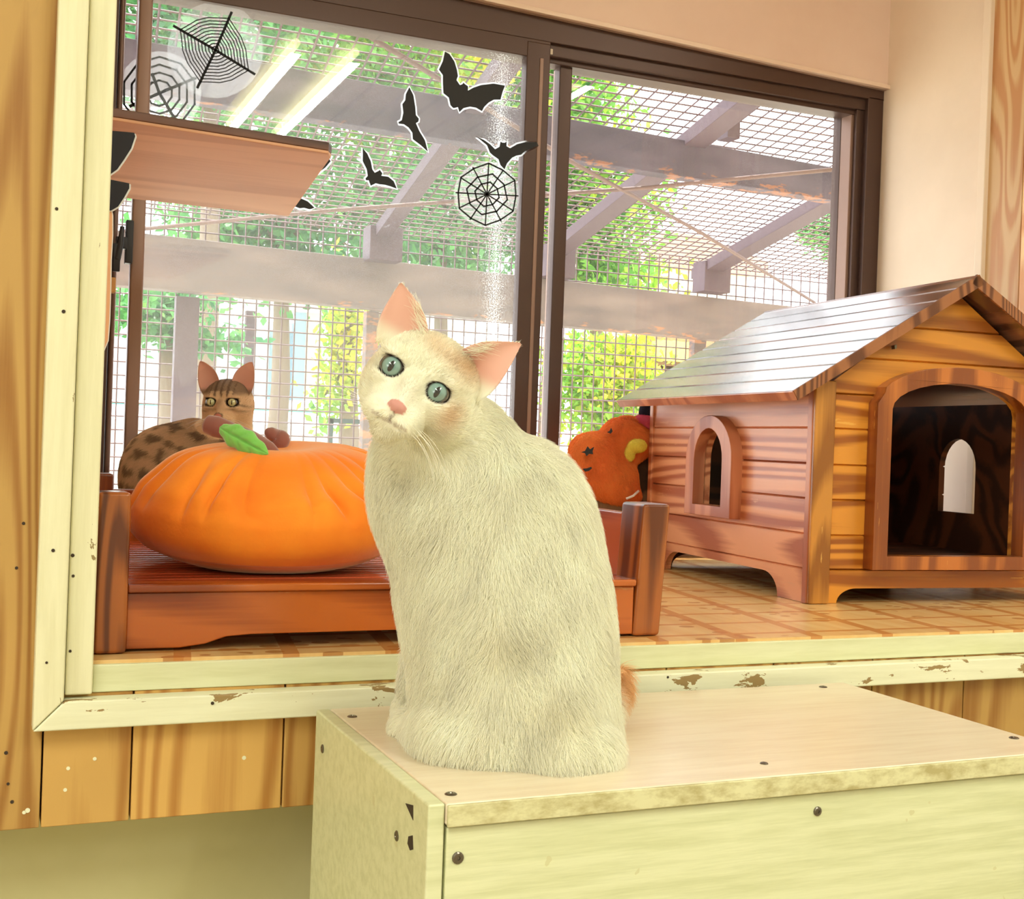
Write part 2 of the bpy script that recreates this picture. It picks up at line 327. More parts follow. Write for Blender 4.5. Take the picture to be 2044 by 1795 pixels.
# vinyl floor of the bay: printed squares and paw prints
def vinyl():
    m, nt, b, L = newmat('vinyl_paw_print'); tc = nt.nodes.new('ShaderNodeTexCoord'); sp = nt.nodes.new('ShaderNodeSeparateXYZ'); L.new(tc.outputs['Object'], sp.inputs[0])
    def lines(o, off, per, w):
        f = math_n(nt, 'FRACT', math_n(nt, 'DIVIDE', math_n(nt, 'ADD', o, off), per)); f = math_n(nt, 'ABSOLUTE', math_n(nt, 'SUBTRACT', f, .5)); return math_n(nt, 'GREATER_THAN', f, .5-w/per/2)
    skx = math_n(nt, 'ADD', sp.outputs[0], math_n(nt, 'MULTIPLY', sp.outputs[1], -.14))
    gx = lines(skx, -.187+.0, .1075, .017); gy = lines(sp.outputs[1], -.037+.0, .082, .010)
    g = math_n(nt, 'MAXIMUM', gx, gy)
    v = nt.nodes.new('ShaderNodeTexVoronoi'); v.inputs['Scale'].default_value = 1; v.inputs['Randomness'].default_value = .7
    mp = nt.nodes.new('ShaderNodeMapping'); mp.inputs['Scale'].default_value = (30, 40, 1); L.new(tc.outputs['Object'], mp.inputs[0]); L.new(mp.outputs[0], v.inputs['Vector'])
    wv = nt.nodes.new('ShaderNodeTexNoise'); wv.inputs['Scale'].default_value = 7; L.new(tc.outputs['Object'], wv.inputs['Vector'])
    paw = math_n(nt, 'MULTIPLY', math_n(nt, 'LESS_THAN', v.outputs['Distance'], .34), math_n(nt, 'GREATER_THAN', wv.outputs['Fac'], .49))
    n = noise(nt, coords(nt, (30, 4, 4)), 1, 4); base = ramp(nt, [(.3, s2l((226, 176, 106))), (.7, s2l((240, 204, 142)))]); L.new(n, base.inputs[0])
    c = mixc(nt, math_n(nt, 'MULTIPLY', paw, .7), base.outputs[0], s2l((176, 110, 52))); c = mixc(nt, math_n(nt, 'MULTIPLY', g, .75), c, s2l((198, 124, 58)))
    L.new(c, b.inputs['Base Color']); b.inputs['Roughness'].default_value = .25; b.inputs['Specular IOR Level'].default_value = .6; return m
M_vinyl = vinyl()
bm = bmesh.new(); box(bm, .085, 1.86, .002, 1.0, .722, .730)
obj('floor', bm, M_vinyl, kind='structure')
bm = bmesh.new(); box(bm, .085, 1.86, .03, 1.0, .60, .722); obj('floor', bm, M_jamb, kind='structure')
# sill board, casing
bm = bmesh.new(); box(bm, .104, 1.86, -.002, .03, .700, .7265); obj('trim_3', bm, paint('sill_board_paint', s2l((232, 232, 194)), s2l((216, 216, 170)), rough=.4, grain=(5, 60, 60)), bevel=.0015, kind='structure')
def casing(name, pts, y0, y1, mat):
    bm = bmesh.new(); prism(bm, [(p[0], y0, p[1]) for p in pts], (0, y1-y0, 0)); return obj(name, bm, mat, bevel=.002, kind='structure')
casing('trim_4', [(.0515, .670), (1.90, .672), (1.90, .699), (.0785, .697)], -.022, .0, M_trim)
casing('trim_5', [(.0515, .6705), (.078, .6975), (.0805, 2.22), (.0535, 2.24)], -.022, .0, M_trim_v)
casing('trim_6', [(.0790, .7005), (.1036, .7005), (.1050, 2.2), (.0812, 2.2)], -.012, .03, M_trim_v)
casing('trim_7', [(.0815, 2.2), (1.86, 2.2), (1.90, 2.24), (.0535, 2.24)], -.022, .0, M_trim)
# nail holes and screw heads in the casing, and paint flecks on the planks
def dots(name, pix, Y, rad, mat, kind='structure'):
    bm = bmesh.new()
    for px, py in pix:
        c = at(px, py, Y); n = 10; r_ = rad*random.uniform(.7, 1.1)
        prism(bm, [(c[0]+r_*math.cos(a), Y-.0006, c[2]+r_*math.sin(a)) for a in [2*math.pi*i/n for i in range(n)]], (0, .0012, 0))
    return obj(name, bm, mat, kind=kind)
dots('trim_8', [(106, 1099), (93, 1323), (424, 1404), (127, 622), (113, 417), (1333, 1352)], -.022, .0016, M_hole)
dots('trim_9', [(145, 1109), (146, 1150), (140, 1300), (165, 57)], -.012, .0019, M_hole)
dots('trim_10', [(47, 1045), (33, 1134), (12, 1503), (16, 1565), (24, 1601)], 0, .0016, M_hole)
dots('trim_11', [(55, 1618), (48, 1622), (189, 1515), (136, 1534), (130, 1577), (487, 1513)], 0, .0022, M_trim)
# room behind the camera
bm = bmesh.new(); box(bm, -2.6, 3.0, -5.2, .34, -.04, 0); obj('floor', bm, wood('room_floorboards', s2l((170, 150, 120)), s2l((214, 196, 164)), axis=1, rings=20, rough=.4), kind='structure')
bm = bmesh.new(); box(bm, -2.66, -2.6, -5.2, .38, 0, 2.45); obj('wall_left', bm, M_wallroom, kind='structure')
bm = bmesh.new(); box(bm, 3.0, 3.06, -5.2, .38, 0, 2.45); obj('wall_right', bm, M_wallroom, kind='structure')
bm = bmesh.new(); box(bm, -2.6, 3.0, -5.26, -5.2, 0, 2.45); obj('wall_back', bm, M_wallroom, kind='structure')
bm = bmesh.new(); x = -2.6
while x < 3.0:
    box(bm, x+.012, x+.145, -5.2, .03, 2.45, 2.47); x += .157
obj('ceiling', bm, plain('ceiling_boards', s2l((214, 214, 200)), .7), kind='structure')
bm = bmesh.new(); box(bm, -2.6, 3.0, -5.2, .03, 2.471, 2.49); obj('ceiling', bm, plain('ceiling_gaps', s2l((70, 66, 56)), .9), kind='structure')
M_tube = bpy.data.materials.new('lit_tube'); M_tube.use_nodes = True
_b = M_tube.node_tree.nodes['Principled BSDF']; _b.inputs['Emission Color'].default_value = (1, .93, .45, 1); _b.inputs['Emission Strength'].default_value = 9
for (xs, y, L, nm) in (((1.0, 1.22), -1.9, 1.3, 'behind the camera on the right'), ((-.7, -.92), -1.9, 1.3, 'added for fill behind the camera on the left'), ((1.1,), -3.6, 1.3, 'added for fill at the back right of the room'), ((2.1,), -.75, 1.0, 'right above the window opening'), ((-.8,), -3.6, 1.3, 'added for fill at the back left of the room')):
    e = empty('ceiling_light', (sum(xs)/len(xs), y, 2.45), label='white fluorescent ceiling light '+nm, cat='lamp', group='fluorescent lights on the ceiling')
    bm = bmesh.new(); box(bm, min(xs)-.04, max(xs)+.04, y-L/2-.05, y+L/2+.05, 2.40, 2.45); obj('housing', bm, M_wallroom, e)
    for x in xs:
        bm = bmesh.new(); tube(bm, [(x, y-L/2, 2.37), (x, y+L/2, 2.37)], .016, 10); obj('tube', bm, M_tube, e, smooth=True)

# ------------------------------------------------------------------ window
WY = 1.0
win = empty('window_1', (.95, WY, .76), kind='structure')
def wbar(name, x0, x1, z0, z1, y0, y1, mat=M_frame, par=win, bev=.0015, **k):
    bm = bmesh.new(); box(bm, x0, x1, y0, y1, z0, z1); return obj(name, bm, mat, par, bevel=bev, **k)
wbar('frame_head', .09, 1.806, 1.735, 1.80, .975, 1.06); wbar('frame_head', .09, 1.806, 1.712, 1.737, .985, 1.05)
wbar('frame_head', .09, 1.80, 1.702, 1.714, .997, 1.035)
wbar('frame_jamb', 1.764, 1.805, .765, 1.74, .975, 1.06); wbar('frame_jamb', 1.746, 1.766, .765, 1.72, .99, 1.045); wbar('frame_jamb', 1.739, 1.748, .765, 1.71, 1.0, 1.035, M_frame2)
wbar('frame_jamb', .09, .193, .765, 1.74, .985, 1.06)
wbar('frame_sill', .09, 1.806, .76, .80, .975, 1.06)
def sash(x0, x1, y, wl, wr, name, gm, top=1.70, bot=.80, ml=M_frame2, mr=M_frame):
    s = wbar('sash_rail', x0, x1, top, top+.035, y-.012, y+.012, M_frame)
    wbar('sash_rail', x0, x1, bot, bot+.035, y-.012, y+.012, M_frame)
    wbar('sash_stile', x0, x0+wl, bot, top+.03, y-.014, y+.014, ml, bev=.004); wbar('sash_stile', x1-wr, x1, bot, top+.03, y-.014, y+.014, mr, bev=.003)
    bm = bmesh.new(); vs = [bm.verts.new(p) for p in ((x0+wl, y, bot+.03), (x1-wr, y, bot+.03), (x1-wr, y, top), (x0+wl, y, top))]; bm.faces.new(vs)
    obj('glass_pane', bm, gm, win)
sash(.2245, .995, .985, .0225, .050, 'sash', M_glass_in, top=1.700)
wbar('sash_stile', .972, .980, .82, 1.70, .969, .973, M_frame2)
sash(.196, 1.060, 1.020, .010, .028, 'sash', M_glass, top=1.712, ml=M_frame2)
sash(1.042, 1.742, 1.048, .018, .004, 'sash', M_glass, top=1.706)
bm = bmesh.new(); box(bm, .965, 1.000, .9735, .9755, 1.712, 1.722); obj('maker_label', bm, plain('silver_label', s2l((206, 190, 170)), .4), win)
bm = bmesh.new()
box(bm, .214, .226, .955, .975, 1.232, 1.305); box(bm, .198, .216, .950, .968, 1.255, 1.275); tube(bm, [(.200, .948, 1.235), (.2045, .946, 1.26), (.207, .95, 1.292)], [.006, .0055, .004], 8)
box(bm, .193, .205, .944, .952, 1.215, 1.262); obj('latch', bm, M_black, win, bevel=.0015)
tag(wbar('foam_stopper', .187, .198, 1.178, 1.203, .93, .95, plain('beige_foam', s2l((226, 178, 116)), .8), None), 'small beige foam block on the window frame below the black latch', 'stopper')

# stickers on the glass
SY = .984
def sticker(name, label, cat, outline, Y=SY, grow=.0032, film=True, group=None, extra=None, film_outline=None):
    """outline in photo coordinates on the glass plane"""
    P = np.array([at(px, py, Y) for px, py in outline]); P[:, 1] = Y
    c = P.mean(0); e = empty(name, (c[0], Y, c[2]), label=label, cat=cat, group=group)
    bm = bmesh.new()
    if extra is None: prism(bm, P, (0, -.0005, 0))
    else: extra(bm)
    obj('cut_out', bm, M_bat, e)
    if film:
        if film_outline is None:
            n = len(P); Q = []
            A = .5*sum(P[i][0]*P[(i+1) % n][2]-P[(i+1) % n][0]*P[i][2] for i in range(n)); sg = 1 if A > 0 else -1
            for i in range(n):
                d = P[(i+1) % n]-P[i-1]; nn = np.array([d[2], 0, -d[0]])*sg; nn /= np.linalg.norm(nn)+1e-9; Q.append(P[i]+nn*grow)
        else: Q = film_outline
        bm = bmesh.new(); prism(bm, [(q[0], Y+.0008, q[2]) for q in Q], (0, -.0003, 0)); obj('clear_film', bm, M_film if extra else M_film2, e)
    return e
BATS = [
 ('black bat sticker high on the glass, largest of the bats', [(888,103),(897,108),(907,123),(912,140),(914,152),(911,160),(918,170),(923,168),(925,165),(929,169),(934,172),(934,181),(945,175),(960,170),(985,167),(1008,171),(1003,184),(999,199),(986,199),(975,205),(966,214),(962,222),(950,215),(938,213),(925,216),(917,224),(914,214),(905,216),(899,210),(896,195),(885,186),(884,165),(884,150),(876,139),(884,122)]),
 ('black bat sticker standing upright on its wing tip beside the largest bat', [(817,174),(825,190),(829,215),(830,230),(836,237),(835,243),(830,246),(837,262),(848,280),(854,303),(840,290),(824,278),(823,265),(816,255),(806,248),(796,247),(795,244),(802,240),(805,225),(803,208),(809,200),(810,188)]),
 ('small black bat sticker left of the other bats above the white cat', [(724,296),(733,307),(740,322),(743,338),(748,345),(756,341),(758,339),(763,346),(761,351),(775,353),(786,362),(792,377),(779,372),(768,369),(758,368),(750,366),(740,371),(736,360),(731,360),(729,357),(734,351),(732,338),(724,322)]),
 ('black bat sticker with spread wings across the dark window stile', [(951,273),(965,279),(978,288),(988,298),(997,293),(999,283),(1003,285),(1008,285),(1011,282),(1011,292),(1018,296),(1032,288),(1048,284),(1071,284),(1074,290),(1060,297),(1048,302),(1040,309),(1030,311),(1022,315),(1012,326),(1007,338),(999,330),(995,318),(985,311),(978,305),(972,290)]),
 ('black bat sticker mostly hidden behind the wall shelf', [(573,273),(590,283),(606,300),(640,318),(656,316),(660,322),(650,334),(636,345),(610,360),(590,395),(600,396),(614,402),(628,415),(618,418),(607,415),(598,416),(588,412),(578,420),(572,400),(560,360),(566,320),(570,290)]),
]
for lab, o in BATS: sticker('bat_sticker', lab, 'sticker', o, Y=.968 if 'spread wings' in lab else SY, group='bat stickers on the window')
def web_strokes(bm, strokes, Y, w):
    for a, b, ww in strokes:
        A = at(a[0], a[1], Y); B = at(b[0], b[1], Y); d = B-A; L = np.hypot(d[0], d[2])
        if L < 1e-5: continue
        n = np.array([-d[2], 0, d[0]])/L*(ww or w)/2; d = d/L*(w*.3)
        prism(bm, [(p[0], Y, p[2]) for p in (A-d+n, B+d+n, B+d-n, A-d-n)], (0, -.0005, 0))
def web(name, label, center, rings, spokes, Y, w=.003, film_r=None, scal=1.0, bulge=None, wring=.0022):
    st = []; c = np.array(center, float); n = len(spokes)
    for s in spokes:
        for e1 in s: st.append((tuple(c), tuple(c+np.array(e1)), w))
    def extra(bm):
        S = list(st)
        for r in rings:
            pts = r
            for i in range(len(pts)): S.append((tuple(c+np.array(pts[i])), tuple(c+np.array(pts[(i+1) % len(pts)])), wring))
        web_strokes(bm, S, Y, w)
    R = film_r; fo = [at(c[0]+R*math.cos(a), c[1]+R*math.sin(a), Y) for a in [2*math.pi*i/28 for i in range(28)]]
    return sticker(name, label, 'sticker', [(c[0], c[1]), (c[0]+1, c[1]), (c[0], c[1]+1)], Y=Y, extra=extra, film_outline=fo, group='spider web stickers on the window')
# top web: four arms, curved rings
arms = [np.array(p, float)-np.array((430, 100.)) for p in ((462, 25), (508, 148), (394, 175), (347, 52))]
rings = []
for k in range(1, 11):
    f = k/11*.93; pts = []
    for i in range(4):
        a, b = arms[i]*f, arms[(i+1) % 4]*f
        for q in range(5):
            t = q/5; p = a*(1-t)+b*t; bow = 1+.24*math.sin(math.pi*t)*(.35+.65*(1-abs(2*t-1))) ; pts.append(p*bow if True else p)
    rings.append(pts)
web('web_sticker', 'black spider web sticker with four thick arms, topmost on the glass', (430, 100), rings, [[a] for a in arms], SY, w=.0045, film_r=96, wring=.0017)
# lower left web, behind the stile
c2 = (318, 186); rings = []
for R in (74, 58, 42, 26):
    rings.append([(R*1.0*math.cos(a)*(1.0 if R > 50 else 1), R*.98*math.sin(a)) for a in [math.radians(18+36*i) for i in range(10)]])
web('web_sticker', 'black spider web sticker behind the narrow stile, half under the wall shelf', c2, rings, [[(72, -30)], [(-14, -38)], [(34, 56)], [(-58, 26)]], 1.017, w=.0052, film_r=84, wring=.0034)
# round web under the bats
sp = []; n = 12
for i in range(n):
    a = math.radians(30*i-87); sp.append([(62*math.cos(a), 60*math.sin(a))])
rings = []
for R, nn, ph in ((62, 12, 0), (42, 8, 12), (25, 8, 12)):
    rings.append([((R if (i % 2 == 0) else R*.93)*math.cos(math.radians(360/nn*i-87+ph)), (R if (i % 2 == 0) else R*.93)*math.sin(math.radians(360/nn*i-87+ph))) for i in range(nn)])
web('web_sticker', 'round black spider web sticker directly below the spread bat', (972, 388), rings, sp, SY, w=.0026, film_r=66, wring=.0030)

# ------------------------------------------------------------------ wall shelf for cats and the decoration that hangs beside it
e = empty('wall_shelf', (.09, .48, 1.30), label='pale plywood wall shelf with a dark edge high at the left of the window', cat='shelf')
Z0 = 1.30; nl, nr, fr_, fl = [atz(px, py, Z0) for px, py in ((205, 237), (655, 307), (576, 432), (232, 393))]
cr = atz(661, 314, Z0)
nl[0] = .087; fl[0] = .087; nl[1] = .238
bm = bmesh.new(); prism(bm, [nl, nr, cr, fr_, fl], (0, 0, .004)); obj('board', bm, M_shelf, e, bevel=.001)
bm = bmesh.new(); prism(bm, [(p[0], p[1]-.001, Z0+.004) for p in (nl, nr, cr, fr_, fl)], (0, 0, .010)); obj('edge_band', bm, M_shelfedge, e, bevel=.001)
bm = bmesh.new(); box(bm, .087, .13, .30, .318, 1.20, 1.30); obj('bracket', bm, M_frame, e, bevel=.002)
bm = bmesh.new(); box(bm, .087, .13, .62, .638, 1.20, 1.30); obj('bracket', bm, M_frame, e, bevel=.002)
# hanging card decoration just inside the casing
Yd = .10; e = empty('hanging_decoration', (.11, Yd, 1.2), label='orange and black paper cut-out with a white border at the left window edge', cat='decoration')
def card(name, pts, y, mat, th=.0012):
    bm = bmesh.new(); prism(bm, [(at(px, py, y)[0], y, at(px, py, y)[2]) for px, py in pts], (0, th, 0)); return obj(name, bm, mat, e)
M_white = plain('white_card', s2l((246, 244, 242)), .6); M_orc = plain('orange_card', s2l((244, 186, 140)), .6); M_blc = plain('black_card', s2l((22, 18, 30)), .6)
arc1 = [(268, 265), (270, 272), (262, 296), (248, 318), (234, 338), (214, 352)]
arc2 = [(258, 366), (258, 376), (248, 394), (236, 412), (222, 420)]
card('white_border', [(190, 258)]+[(x+3, y+2) for x, y in arc1]+[(190, 360)], Yd, M_white); card('black_shape', [(190, 258)]+arc1+[(190, 352)], Yd-.002, M_blc)
card('white_border', [(190, 352)]+[(x+3, y+2) for x, y in arc2]+[(190, 424)], Yd, M_white); card('black_shape', [(190, 352), (218, 358)]+arc2+[(190, 420)], Yd-.002, M_blc)
tall = [(214, 402), (221, 415), (224, 430), (224, 470), (221, 520), (220, 580), (218, 640), (215, 680), (205, 704), (190, 720), (190, 400)]
card('white_border', [(x+2.2, y) for x, y in tall], Yd+.004, M_white); card('orange_shape', tall, Yd+.002, M_orc)

# ------------------------------------------------------------------ box in front of the window
bx = empty('step_box', (.63, -.21, 0), label='big cream painted wooden box under the window with the white cat on top', cat='box')
BX0, BX1, BY0, BY1, BZ = .310, .945, -.378, -.045, .683
def ub(name, x0, x1, y0, y1, z0, z1, mat, par, bev=.0015, **k):
    bm = bmesh.new(); box(bm, x0, x1, y0, y1, z0, z1); return obj(name, bm, mat, par, bevel=bev, **k)
ub('side_panel', BX0, BX0+.0135, BY0, BY1, .02, BZ, M_box, bx, .002); ub('side_panel', BX1-.0135, BX1, BY0+.004, BY1, .02, BZ-.017, M_box, bx, .002)
ub('top_panel', BX0+.0138, BX1, BY0-.001, BY1, BZ-.0165, BZ, M_boxtop, bx, .002)
ub('edge_strip', BX0+.0142, BX1+.0005, BY0-.0045, BY0-.001, BZ-.0170, BZ-.0006, M_boxlip, bx, .001)
ub('front_panel', BX0+.0155, BX1-.001, BY0+.001, BY0+.014, .02, BZ-.0185, M_box, bx, .0015); ub('back_panel', BX0+.014, BX1-.014, BY1-.014, BY1, .02, BZ-.017, M_box, bx)
def screw(p, nrm, r, mat=M_screw, par=bx, name='screw'):
    nrm = np.array(nrm, float); bm = bmesh.new(); a = np.cross(nrm, [0, 0, 1.0]) if abs(nrm[2]) < .9 else np.array([1.0, 0, 0]); b = np.cross(nrm, a); p = np.array(p)
    rings = []
    for rr, h in ((r, -.0006), (r, .0005), (r*.75, .0012), (r*.35, .0013), (r*.25, .0004)):
        rings.append([bm.verts.new(tuple(p+nrm*h+rr*(math.cos(t)*a+math.sin(t)*b))) for t in [2*math.pi*i/14 for i in range(14)]])
    for i in range(4):
        for k in range(14): bm.faces.new([rings[i][k], rings[i][(k+1) % 14], rings[i+1][(k+1) % 14], rings[i+1][k]])
    bm.faces.new(rings[-1]); return obj(name, bm, mat, par, smooth=False)
for px, py in ((703, 1431), (900, 1586), (1643, 1372), (2024, 1474)): screw(atz(px, py, BZ), (0, 0, 1), .0048)
screw(atz(1525, 1525, BZ), (0, 0, 1), .0036)
for px, py, r in ((914, 1713, .0046), (1632, 1620, .0040)): screw(at(px, py, BY0+.0005), (0, -1, 0), r)
for px, py in ((1953, 1540), (1978, 1540)): screw(at(px, py, BY0+.0005), (0, -1, 0), .0016, M_hole, name='nail')
def atx(px, py, X): d = ray(px, py); return CAM+d*((X-CAM[0])/d[0])
for px, py, r in ((792, 1669, .0042), (644, 1495, .0042)): screw(atx(px, py, BX0-.0002), (-1, 0, 0), r)
bm = bmesh.new()
for pts in ([(809, 1604), (824, 1608), (824, 1638), (817, 1622)], [(815, 1670), (823, 1668), (824, 1696), (818, 1698), (813, 1684)]):
    prism(bm, [(BX0-.0004, )+tuple(atx(px, py, BX0-.0004)[1:]) for px, py in pts], (.0006, 0, 0))
obj('bare_wood_chip', bm, M_hole, bx)

# ------------------------------------------------------------------ slatted pet bed
bed = empty('pet_bed', (.42, .30, .73), label='reddish brown slatted wooden pet bed under the orange cushion', cat='pet bed')
FZ = .7305
def post(x0, x1, y0, y1, z1, lean=0):
    bm = bmesh.new(); hexa(bm, [(x0, y0, FZ), (x1, y0, FZ), (x1, y1, FZ), (x0, y1, FZ), (x0+lean, y0, z1), (x1+lean, y0, z1), (x1+lean, y1, z1), (x0+lean, y1, z1)])
    obj('post', bm, M_bed_post, bed, bevel=.004)
post(.1065, .1375, .030, .068, .889); post(.137, .170, .535, .570, .890, -.002); post(.7065, .742, .038, .095, .8855, .009); post(.715, .748, .535, .570, .889)
bm = bmesh.new()
o = [(.1375, .733), (.190, .733), (.2150, .7362), (.236, .7430), (.262, .7448), (.600, .7455), (.622, .7430), (.645, .7362), (.668, .733), (.7065, .733), (.7065, .789), (.1375, .789)]
prism(bm, [(x, .040, z) for x, z in o], (0, .022, 0)); obj('front_rail', bm, M_bed_rail, bed, bevel=.0015)
ub('front_lip', .1375, .7065, .034, .064, .7895, .7975, M_bed_rail, bed, .002)
ub('rear_rail', .165, .716, .545, .563, .74, .868, M_bed_rail, bed, .002)
for x0, x1, zt in ((.113, .131, .872), (.716, .732, .872)):
    ub('side_rail', x0, x1, .068 if x0 < .5 else .095, .536, .735, zt, M_bed_side, bed, .002)
    bm = bmesh.new()
bm.free()
y = .066
while y < .54:
    ub('slat', .133, .714, y, y+.0225, .786, .7965, M_bed_slat, bed, .002); y += .0262

# ------------------------------------------------------------------ orange pumpkin cushion
def cushion():
    m, nt, b, L = newmat('orange_velour'); n1 = noise(nt, coords(nt, (9, 9, 9)), 1.5, 3); r = ramp(nt, [(.3, s2l((242, 126, 14))), (.7, s2l((252, 148, 30)))]); L.new(n1, r.inputs[0]); L.new(r.outputs[0], b.inputs['Base Color'])
    b.inputs['Roughness'].default_value = .85; b.inputs['Sheen Weight'].default_value = .9; b.inputs['Sheen Roughness'].default_value = .35; b.inputs['Sheen Tint'].default_value = (1, .72, .5, 1)
    n2 = noise(nt, coords(nt, (300, 300, 300)), 1, 2); bump(nt, b, n2, .2, .001); return m
M_cush = cushion()
pc = empty('pumpkin_cushion', (.322, .24, .797), label='orange velour pumpkin shaped cushion on the slatted bed', cat='cushion')
CX, CY, CZ = .322, .238, .862
NU, NV = 360, 120
ph = rng.uniform(0, 6.28, 12)
def cush(u, v):
    """u angle, v polar 0 top .. pi bottom"""
    rx, ry = .158, .178
    s, c = math.sin(v), math.cos(v)
    q = abs(s)**.80
    # gathered pleats: deep near the top, fading at the widest part
    # distance from the middle as a fraction
    pl = math.exp(-((v-1.02)/.36)**2)
    ang = u*23+1.6*math.sin(2*u+.5)+1.2*math.sin(3*u+ph[0])
    fold = (1-abs(math.sin(ang/2+.9*math.sin(u*5+ph[1])+.6*math.sin(u*9+ph[5]+2*v))))**1.3
    amp = pl*(.60+.40*math.sin(7*u+ph[2]))*(.8+.4*math.sin(11*u+3*v))
    rad = 1-.075*fold*amp+.02*math.exp(-((v-1.12)/.12)**2)
    z = c*(.083 if c > 0 else .066)
    if c > 0: z = .083*(1-(1-c)**.92*1.0) if False else .083*c**.82
    else: z = -.066*abs(c)**.72
    if c > 0: z = .083*(.45*c**.8+.55*c**1.5)
    z -= .013*fold*pl*(.5+.5*math.sin(3*u+ph[3])**2)
    # centre dips towards the stalk
    z -= .012*math.exp(-(v/.22)**2)
    x = rx*q*math.cos(u)*rad; y = ry*q*math.sin(u)*rad
    # second fold line on the right hand side running down to the rim
    z += .010*math.sin(2*u+1.0)*math.exp(-((v-.75)/.3)**2)
    x += .004*math.sin(3*v+2*u)*s
    sag = 1+.03*math.sin(u*2+ph[4])*s
    # lower seam crease
    z -= .0022*math.exp(-((v-2.05)/.035)**2)*(1 if math.sin(u) < .5 else 0); x *= sag-.008*math.exp(-((v-2.05)/.03)**2); y *= sag-.008*math.exp(-((v-2.05)/.03)**2)
    return x, y, z
V = []; tl = math.radians(7)
for i in range(NV+1):
    v = math.pi*i/NV
    for j in range(NU):
        u = 2*math.pi*j/NU; x, y, z = cush(u, v)
        y2 = y*math.cos(tl)-z*math.sin(tl)*1; z2 = z*math.cos(tl)+y*math.sin(tl)*.7; z2 += .012*(x/.16)*.35
        V.append((CX+x, CY+y2, max(CZ+z2, .7975)))
Fc = []
for i in range(NV):
    for j in range(NU): Fc.append((i*NU+j, (i+1)*NU+j, (i+1)*NU+(j+1) % NU, i*NU+(j+1) % NU))
pydata('cushion_body', V, Fc, M_cush, pc, smooth=True)
M_stem = plain('brown_fleece', s2l((140, 84, 72)), .9, **{'Sheen Weight': .6}); M_leaf = plain('green_fleece', s2l((122, 196, 84)), .9, **{'Sheen Weight': .8})
T0 = 1.44
def stuffed(name, pts, rads, mat, flat=1.0):
    bm = bmesh.new(); sp_ = spline(pts, 8); rr = np.interp(np.linspace(0, len(pts)-1, len(sp_)), range(len(pts)), rads)
    tube(bm, sp_, list(rr), 16); return obj(name, bm, mat, pc, smooth=True)
stuffed('stalk', [W(552, 912, T0), W(535, 898, T0), W(500, 876, T0+.02), W(462, 862, T0+.03), W(432, 852, T0+.03), W(412, 846, T0+.03), W(406, 844, T0+.03)], [.006, .010, .010, .011, .013, .0105, .003], M_stem)
stuffed('curled_tendril', [W(548, 892, T0+.06), W(556, 884, T0+.06), W(560, 877, T0+.06), W(550, 871, T0+.06), W(538, 864, T0+.05), W(531, 860, T0+.05)], [.008, .011, .0115, .009, .0075, .003], M_stem)
# leaf: puffed ellipse with a stitched midrib
LV = []; LF = []; nu, nv = 48, 24
A = W(438, 853, T0-.03); B = W(536, 907, T0-.05); ax = B-A; Ll = np.linalg.norm(ax); ax /= Ll
nr_ = -_F; wv = np.cross(nr_, ax); wv /= np.linalg.norm(wv); nr_ = np.cross(ax, wv); nr_ = nr_ if nr_@_F < 0 else -nr_
for i in range(nv+1):
    s = i/nv
    for j in range(nu):
        a = 2*math.pi*j/nu; hw = .0118*(math.sin(math.pi*s**.85)**.62)*(1+.10*math.cos(7*math.pi*s)); x = math.cos(a)
        th = .0075*math.sin(math.pi*s)**.6*math.sin(a)
        if math.sin(a) > 0: th *= (1-.55*math.exp(-(x/.10)**2))*(1-.35*math.exp(-((math.sin((s*5-abs(x)*.9)*math.pi))/.35)**2))
        LV.append(A+ax*Ll*s+wv*hw*x*1.15+nr_*th)
for i in range(nv):
    for j in range(nu): LF.append((i*nu+j, i*nu+(j+1) % nu, (i+1)*nu+(j+1) % nu, (i+1)*nu+j))
pydata('leaf', LV, LF, M_leaf, pc, smooth=True)
stuffed('leaf_back', [W(452, 905, T0+.03), W(468, 899, T0+.03), W(490, 903, T0+.02)], [.003, .007, .005], M_leaf)

# ------------------------------------------------------------------ wooden pet house
HT = -.0685; HO = np.array([1.1246, .2731, .7305])
house = empty('pet_house', tuple(HO), HT, label='big varnished wooden pet house with an arched doorway at the right', cat='pet house')
def hob(name, x0, x1, y0, y1, z0, z1, mat, bev=.0015, par=house, **k):
    bm = bmesh.new(); box(bm, x0, x1, y0, y1, z0, z1); return obj(name, bm, mat, par, bevel=bev, world=False, **k)
HW, HD = .495, .555
def foot(x0, x1, foot_, h, r, zt, n=8):
    """bottom outline from x0 to x1 with an arch between two feet"""
    out = [(x0, 0), (x0+foot_, 0)]
    for i in range(1, n+1):
        a = math.pi/2*i/n; out.append((x0+foot_+r*(1-math.cos(a)), h*math.sin(a)))
    for i in range(n, 0, -1):
        a = math.pi/2*i/n; out.append((x1-foot_-r*(1-math.cos(a)), h*math.sin(a)))
    return out+[(x1-foot_, 0), (x1, 0)]
def arch(x0, x1, z0, zs, zt, n=14, pointed=False):
    """opening outline: straight sides up to zs, then an arch up to zt"""
    xc = (x0+x1)/2; hw = (x1-x0)/2; out = [(x0, z0), (x1, z0)]
    for i in range(n+1):
        a = math.pi*i/n; out.append((xc+hw*math.cos(a), zs+(zt-zs)*math.sin(a)))
    return out
GZ = [.050, .102, .155, .207, .260]
